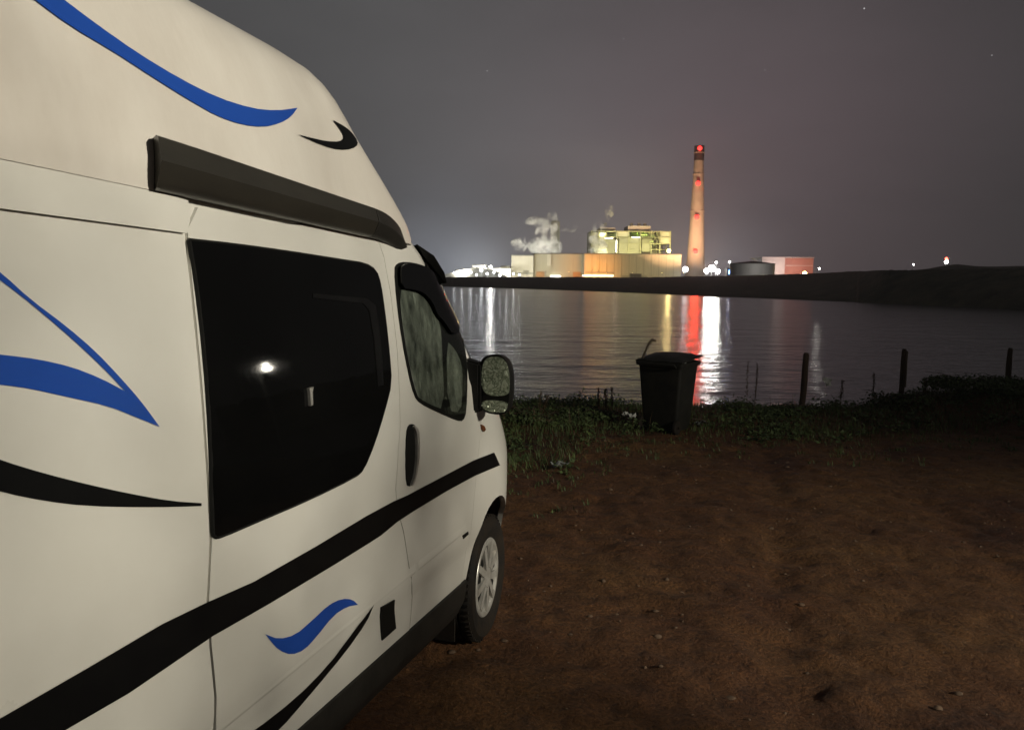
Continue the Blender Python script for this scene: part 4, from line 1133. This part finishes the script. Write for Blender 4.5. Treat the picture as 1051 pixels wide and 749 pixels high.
bmv.faces.new([V[i] for i in range(7)]); bmv.faces.new([V[i] for i in range(13, 6, -1)])
for i in range(7): bmv.faces.new((V[i], V[i + 7], V[(i + 1) % 7 + 7], V[(i + 1) % 7]))
hp = tag(obj('coal_heap', bmv, mat('pale_stockpile', (.26, .25, .20), .9, var=(.18, .17, .14), vscale=.3, bump=.4, bscale=.6), None, 30), 'pale stockpile heap in the glare at the far left by the van', 'stockpile')
for px in (462, 480, 503): wash(hp, (at(px, 281, LD - 22).x, LD - 24, GZ + 6), (.95, .97, 1), 14000, 0)

GRP_W = 'dazzling white floodlights left of the power station'
WL_LAB = 'dazzling white floodlight in the crowded row left of the cream hall'
for (px, py, r_, w_) in ((466, 280, .8, 5000), (474, 281, 1.1, 9000), (483, 279.5, 1.3, 12000), (489, 282, 1.0, 6000), (494, 277.5, 1.5, 16000), (500, 281, 1.2, 9000), (507, 279.5, 1.0, 7000), (513, 282.5, 1.2, 8000), (520, 281.5, 1.0, 8000), (527, 281, 1.0, 9000), (533, 282, .9, 7000)):
    lamp('floodlight', at(px, py, PD - 70), r_ * .75, COLD_E, WL_LAB, 'floodlight', (.92, .96, 1), w_ * .07, GRP_W)
lamp('floodlight', at(503.5, 274, PD - 40), .9, WHITE_E, 'white floodlight standing highest above the row left of the cream hall', 'floodlight', (1, .97, .9), 9000)
lamp('floodlight', at(703.5, 276.5, PD - 12), 2.2, COLD_E, 'large white floodlight between the orange lit hall and the chimney', 'floodlight', (1, .97, .88), 1500)
for (px, py, r_, lab) in ((725, 278, 1.6, 'white floodlight closest to the right side of the chimney'), (730.5, 275.5, 2.3, 'biggest white floodlight of the cluster right of the chimney'), (736.5, 278.5, 1.7, 'rightmost low white floodlight of the cluster beside the chimney'), (735, 269.5, .7, 'small high lamp above the floodlight cluster right of the chimney'), (749, 269, .55, 'small pale lamp above the blue lit cabin')):
    lamp('floodlight', at(px, py, PD - 50), r_, WHITE_E, lab, 'floodlight', (.97, 1, .93), 11000 * (r_ / 2.2) ** 2)
lamp('wall_lamp', at(686.5, 257.5, PD + 40), 1.5, YEL_E, 'warm orange lamp at the right edge of the boiler house', 'lamp', (1, .75, .3), 9000, None, False)
lamp('floodlight', at(826, 281, 455), 1.3, YEL_E, 'yellow lamp glaring in front of the red shed', 'floodlight', (1, .78, .35), 900)
lamp('floodlight', at(841, 275.5, 420), .45, WHITE_E, 'small white lamp just right of the red shed', 'floodlight', (1, .95, .85), 800)
for (px, py, w_) in ((608, 277, 60000), (614, 278, 60000), (623, 280, 26000)):
    lamp('sodium_lamp', at(px, py, PD - 24), .5, WARM_E, 'orange sodium lamp in front of the orange lit end of the wide hall', 'lamp', (1, .34, .05), w_ * .30, 'orange lamps before the wide hall', True, None, (8, 112))
for (px, py, w_) in ((533, 280, 45000), (541, 281, 36000)):
    lamp('floodlight', at(px, py, PD - 44), .5, WHITE_E, 'small floodlight shining on the face of the cream hall', 'floodlight', (1, .95, .75), w_, 'floodlights before the cream hall', True, None, (12, 150))
for (px, py, w_) in ((560, 279, 14000), (585, 279, 13000), (650, 280, 20000), (680, 280, 22000)):
    lamp('yard_lamp', at(px, py, PD - 50), .35, YEL_E, 'small yellow yard lamp in front of the long halls', 'lamp', (1, .74, .28), w_, 'yellow yard lamps before the halls', True, None, (8, 160))
for (px, py, w_, c_) in ((702, 240, 26000, (1, .55, .27)), (726, 262, 26000, (1, .60, .32))):
    p = at(px, 279, CYD - 70)
    lamp('yard_lamp', at(px, 280, CYD - 60), .4, YEL_E, 'small yard lamp shining up at the foot of the chimney', 'lamp', c_, 330000, 'lamps at the foot of the chimney', True, None, (42, 80))

# lamps on the right hand hill
HD = 330.0
p = at(970.5, 269, HD); e = empty('hill_beacon', (p.x, HD, p.z - 3), 0, 'lone beacon with red and white lamps on the dark right hand hill', 'beacon')
bm = bmesh.new(); tube(bm, [(0, 0, 0), (0, 0, 4.6)], .12, 6); obj('pole', bm, POLEM, e)
bm = bmesh.new(); sphere(bm, (.2, -.3, 3.1), .75, 10, 6); obj('white_lamp', bm, WHITE_E, e)
bm = bmesh.new(); sphere(bm, (.1, -.3, 4.4), .6, 10, 6); obj('red_lamp', bm, emitter('hill_red_lens', (1, .1, .06), 10), e)
p = at(937.5, 271.5, HD); lamp('hill_lamp', p, .25, WHITE_E, 'tiny distant lamp on the ridge left of the beacon', 'lamp', (1, 1, .9), 0)

# added lamps, unseen on the hall roofs, that light the steam and the tower
for (px, py, Y, w_) in ((552, 259, PD + 12, 62000), (566, 259, PD + 16, 40000), (532, 259, PD + 12, 24000), (610, 259, PD + 14, 46000)):
    p = at(px, py, Y); e = empty('added_steam_lamp', (p.x, p.y, p.z - .6), 0, 'small unseen lamp added on a hall roof to light the steam', 'lamp', 'added lamps under the steam')
    bm = bmesh.new(); tube(bm, [(0, 0, -1.5), (0, 0, .5)], [.1, .08], 6); obj('pole', bm, POLEM, e)
    bbox_obj('lamp_head', (0, 0, .5), (.8, .4, .4), POLEM, e); wash(e, (0, .6, .9), (1, .96, .82), w_, 38, 150)

# steam
def steam_mat(name, dens, seed):
    m = bpy.data.materials.new(name); m.use_nodes = True
    nt = m.node_tree; N = nt.nodes; L = nt.links; N.remove(N['Principled BSDF'])
    v = N.new('ShaderNodeVolumePrincipled'); v.inputs['Color'].default_value = (.95, .94, .9, 1); v.inputs['Anisotropy'].default_value = 0.0
    tc = N.new('ShaderNodeTexCoord'); n = N.new('ShaderNodeTexNoise'); n.inputs['Scale'].default_value = .17; n.inputs['Detail'].default_value = 5
    mp = N.new('ShaderNodeMapping'); mp.inputs['Location'].default_value = (seed, seed, 0); L.new(tc.outputs['Object'], mp.inputs['Vector']); L.new(mp.outputs['Vector'], n.inputs['Vector'])
    mr = N.new('ShaderNodeMapRange'); mr.inputs['From Min'].default_value = .45; mr.inputs['From Max'].default_value = .66; mr.inputs['To Max'].default_value = dens
    L.new(n.outputs['Fac'], mr.inputs['Value']); L.new(mr.outputs['Result'], v.inputs['Density'])
    L.new(v.outputs['Volume'], N['Material Output'].inputs['Volume'])
    return m
def steam(px, py, Y, blobs, dens, label, seed):
    p = at(px, py, Y)
    bm = bmesh.new()
    bm2 = bmesh.new()
    for (dx, dz, r_, sx, sz) in blobs:
        bmesh.ops.create_icosphere(bm, subdivisions=3, radius=r_, matrix=Matrix.Translation((dx * MPP, 0, -dz * MPP)) @ Matrix.Diagonal((sx * 1.45, 1.3, sz * 1.3, 1)))
    me = bpy.data.meshes.new('steam_plume'); bm.to_mesh(me); bm.free()
    o = bpy.data.objects.new('steam_plume', me); COL.objects.link(o); o.location = p
    md = o.modifiers.new('merge', 'REMESH'); md.mode = 'VOXEL'; md.voxel_size = .7
    dg = bpy.context.evaluated_depsgraph_get(); me2 = bpy.data.meshes.new_from_object(o.evaluated_get(dg)); o.modifiers.clear(); o.data = me2
    for v in me2.vertices:
        q = v.co * .22 + Vector((seed, 0, 0)); v.co += Vector((noise.noise(q), noise.noise(q + Vector((9, 0, 0))), noise.noise(q + Vector((0, 9, 0))))) * 2.2
    me2.materials.clear(); me2.materials.append(steam_mat('steam_vapour', dens, seed))
    return tag(o, label, 'steam', None)
steam(556, 252, PD + 36, ((0, 0, 7, 1.1, 1), (6, -8, 6, 1, 1.1), (-6, 2, 5, 1.1, 1), (2, -14, 5, 1, 1), (8, -20, 5.5, 1.1, .8), (-4, -25, 5, 1.8, .6), (3, 6, 5, 1.2, 1), (12, 4, 5, 1, 1.2), (11, -30, 3, 1, 1)), .42, 'largest steam cloud rising in front of the narrow pale tower', 2)
steam(532, 251, PD + 30, ((0, 0, 4.2, 1.2, .8), (4, -4, 2.5, 1, 1), (4, 5, 2.4, .8, 1.4)), .36, 'small steam puff above the cream hall, left of the large cloud', 5)
steam(613, 248, PD + 36, ((0, 0, 4.5, 1, 1.2), (3, 7, 5, 1, 1.2), (-2, 10, 4, 1, 1), (3, -12, 3.6, 1.1, 1), (0, -18, 2.6, 1, 1)), .42, 'steam column rising at the left corner of the boiler house', 8)
steam(625.5, 219, PD + 60, ((0, 0, 3.2, .8, 1.5), (1, -5, 2.2, .8, 1)), .26, 'faint detached steam wisp high above the boiler house', 11)
steam(582, 236, PD + 50, ((0, 0, 3, 1.8, .6), (6, -3, 2.2, 2, .5)), .14, 'thin streak of steam drifting right of the narrow tower', 13)

# ------------------------------------------------------------------ LOCAL LAMPS
KEYCOL = (1.0, .935, .775)
# lamp seen mirrored in the van's side window
t_, z_ = BODY.hit(272, 375)
P = Vector((t_, BODY.W(t_, z_), z_)); ep = 1e-3
nrm = Vector((-(BODY.W(t_ + ep, z_) - BODY.W(t_ - ep, z_)) / (2 * ep), 1, -(BODY.W(t_, z_ + ep) - BODY.W(t_, z_ - ep)) / (2 * ep))).normalized()
vd = (P - EYE_L).normalized(); rd = vd - nrm * 2 * vd.dot(nrm)
LP = VM @ (P + rd * 42.0)
def street_lamp(p, label, r_=.16):
    zb = gz(p.x, p.y); e = empty('street_lamp', (p.x, p.y, zb), 0, label, 'street lamp')
    h = p.z - zb
    bm = bmesh.new(); tube(bm, [(.9, 0, -.2), (.9, 0, h * .9), (.75, 0, h + .15), (.35, 0, h + .25)], [.07, .055, .045, .04], 8); obj('pole', bm, POLEM, e)
    bm = bmesh.new(); box(bm, (0, 0, h + .26), (.75, .30, .10)); obj('lamp_head', bm, POLEM, e)
    bm = bmesh.new(); sphere(bm, (0, 0, h), r_, 12, 8); obj('bulb', bm, WHITE_L, e)
    return e, h
WHITE_L = emitter('street_lamp_bulb', (1, .93, .78), 90)
e, h = street_lamp(LP, 'street lamp on the dark land to the right, seen mirrored in the van window')
plight(e, (0, 0, h - .3), KEYCOL, 350, .2)

# floodlight behind the photographer which lights the van side
KP = Vector((13.0, -4.5, 6.6))
tgt = VM @ Vector((1.9, 0, 2.5))
zb = gz(KP.x, KP.y)
e = empty('mast_light', (KP.x, KP.y, zb), 0, 'floodlight on a short mast at the back of the car park, shining on the van', 'floodlight')
h = KP.z - zb
bm = bmesh.new(); tube(bm, [(0, 0, -.2), (0, 0, h)], [.08, .06], 8); obj('mast', bm, POLEM, e)
dirv = (tgt - KP).normalized(); rot = dirv.to_track_quat('-Z', 'Y').to_matrix().to_4x4()
bm = bmesh.new(); box(bm, (0, 0, .12), (.6, .5, .2), Matrix.Translation((0, 0, h)) @ rot); obj('lamp_head', bm, POLEM, e)
ld = bpy.data.lights.new('mast_light', 'SPOT'); ld.energy = 11800; ld.color = KEYCOL; ld.spot_size = R(88); ld.spot_blend = 1.0; ld.shadow_soft_size = .35
lo = bpy.data.objects.new('mast_light_source', ld); COL.objects.link(lo); lo.parent = e; lo.matrix_local = Matrix.Translation(Vector((0, 0, h)) + dirv * .05) @ rot

# added thicket, out of view between mast light and van, to dapple the bodywork
bush('added_dapple_thicket', (6.2 / GS, -1.6 / GS), (1.1, 2.3, 5.4), 2300, 'tall thin leafy thicket added unseen behind the camera to dapple the lamp light', None, (GRASS, WEED), (.10, .20))

# ------------------------------------------------------------------ SKY, SUN (moonlit night), CAMERA
world = bpy.data.worlds.new('World'); scn.world = world; world.use_nodes = True
nt = world.node_tree; N = nt.nodes; L = nt.links
bgn = N['Background']
sund = Vector((.75, -.55, .36)).normalized()
el = math.asin(sund.z); azm = math.atan2(sund.x, sund.y)
sky = N.new('ShaderNodeTexSky'); sky.sky_type = 'NISHITA'; sky.sun_disc = False; sky.sun_elevation = el; sky.sun_rotation = azm
tc = N.new('ShaderNodeTexCoord')
def vdot(v):
    n = N.new('ShaderNodeVectorMath'); n.operation = 'DOT_PRODUCT'; L.new(tc.outputs['Generated'], n.inputs[0]); n.inputs[1].default_value = v; return n.outputs['Value']
def mth(op, a, b_=None, clamp=False):
    n = N.new('ShaderNodeMath'); n.operation = op; n.use_clamp = clamp
    for i, q in enumerate((a, b_)):
        if q is None: continue
        if isinstance(q, (int, float)): n.inputs[i].default_value = q
        else: L.new(q, n.inputs[i])
    return n.outputs['Value']
acc = None
def addcol(fac, col):
    global acc
    n = N.new('ShaderNodeVectorMath'); n.operation = 'SCALE'; n.inputs[0].default_value = col; L.new(fac, n.inputs['Scale'])
    if acc is None: acc = n.outputs['Vector']; return
    a = N.new('ShaderNodeVectorMath'); a.operation = 'ADD'; L.new(acc, a.inputs[0]); L.new(n.outputs['Vector'], a.inputs[1]); acc = a.outputs['Vector']
def lobe(px, py, n_):
    return mth('POWER', mth('MAXIMUM', vdot(ray(px, py)), 0), n_)
one = mth('ADD', 0.0, 1.0)
addcol(one, (.034, .033, .0335))
addcol(lobe(330, 60, 6), (.030, .030, .029))             # town glow to the left
addcol(lobe(452, 286, 260), (.14, .16, .195))           # cold glow over the floodlit yard
addcol(lobe(560, 250, 9), (.040, .039, .040))
addcol(lobe(520, 270, 40), (.036, .037, .038))
addcol(lobe(740, 200, 26), (.056, .027, .034))           # red tinted haze round the chimney
addcol(lobe(730, 275, 500), (.09, .085, .09))
addcol(lobe(620, 265, 220), (.085, .075, .062))
addcol(lobe(490, 276, 1500), (.16, .17, .18))
skys = N.new('ShaderNodeVectorMath'); skys.operation = 'SCALE'; skys.inputs['Scale'].default_value = .0006; L.new(sky.outputs['Color'], skys.inputs[0])
a = N.new('ShaderNodeVectorMath'); a.operation = 'ADD'; L.new(acc, a.inputs[0]); L.new(skys.outputs['Vector'], a.inputs[1])
# a few faint stars
tot = a.outputs['Vector']
for (px, py, s_) in ((887, 9, .5), (500, 73, .22), (1018, 57, .18), (640, 40, .15), (785, 72, .12)):
    st_ = mth('MULTIPLY', mth('GREATER_THAN', vdot(ray(px, py)), math.cos(R(.045))), s_)
    n = N.new('ShaderNodeCombineXYZ'); [L.new(st_, n.inputs[i]) for i in range(3)]
    b_ = N.new('ShaderNodeVectorMath'); b_.operation = 'ADD'; L.new(tot, b_.inputs[0]); L.new(n.outputs['Vector'], b_.inputs[1]); tot = b_.outputs['Vector']
cn = N.new('ShaderNodeTexNoise'); cn.inputs['Scale'].default_value = 3.2; cn.inputs['Detail'].default_value = 5; cn.inputs['Roughness'].default_value = .55
cm = N.new('ShaderNodeMapping'); cm.inputs['Scale'].default_value = (1, 1, 2.6); L.new(tc.outputs['Generated'], cm.inputs['Vector']); L.new(cm.outputs['Vector'], cn.inputs['Vector'])
cr_ = N.new('ShaderNodeMapRange'); cr_.inputs['From Min'].default_value = .3; cr_.inputs['From Max'].default_value = .7; cr_.inputs['To Min'].default_value = .93; cr_.inputs['To Max'].default_value = 1.07
L.new(cn.outputs['Fac'], cr_.inputs['Value'])
cs = N.new('ShaderNodeVectorMath'); cs.operation = 'SCALE'; L.new(tot, cs.inputs[0]); L.new(cr_.outputs['Result'], cs.inputs['Scale']); tot = cs.outputs['Vector']
L.new(tot, bgn.inputs['Color']); bgn.inputs['Strength'].default_value = 1.0

hm = bpy.data.materials.new('thin_night_haze'); hm.use_nodes = True
hn = hm.node_tree.nodes; hn.remove(hn['Principled BSDF']); hv = hn.new('ShaderNodeVolumePrincipled')
hv.inputs['Color'].default_value = (.93, .93, .95, 1); hv.inputs['Density'].default_value = .0005; hv.inputs['Anisotropy'].default_value = .35
hm.node_tree.links.new(hv.outputs['Volume'], hn['Material Output'].inputs['Volume'])
hz_ = bbox_obj('haze', (150, 545, 55), (2300, 1400, 126), hm)
tag(hz_, 'thin night haze glowing faintly round the power station lamps', 'haze', None, 'stuff')

sl_ = bpy.data.lights.new('moonlight', 'SUN'); sl_.energy = .03; sl_.angle = R(10); sl_.color = (1, .93, .82)
so = bpy.data.objects.new('moonlight', sl_); COL.objects.link(so); so.rotation_euler = (-sund).to_track_quat('-Z', 'Y').to_euler()

cd = bpy.data.cameras.new('camera'); co = bpy.data.objects.new('camera', cd); COL.objects.link(co)
cd.sensor_width = 36; cd.sensor_fit = 'HORIZONTAL'; cd.lens = 36 * FPX / 1051; cd.clip_start = .05; cd.clip_end = 6000
co.matrix_world = Matrix(((rgt.x, upc.x, -fwd.x, CAM.x), (rgt.y, upc.y, -fwd.y, CAM.y), (rgt.z, upc.z, -fwd.z, CAM.z), (0, 0, 0, 1)))
scn.camera = co
vs_ = scn.view_settings; vs_.view_transform = 'Standard'; vs_.look = 'None'; vs_.exposure = 0; vs_.gamma = 1; vs_.use_curve_mapping = False
cy = scn.cycles
cy.use_denoising = True; cy.max_bounces = 6; cy.sample_clamp_indirect = 6; cy.volume_bounces = 0; cy.volume_step_rate = 2
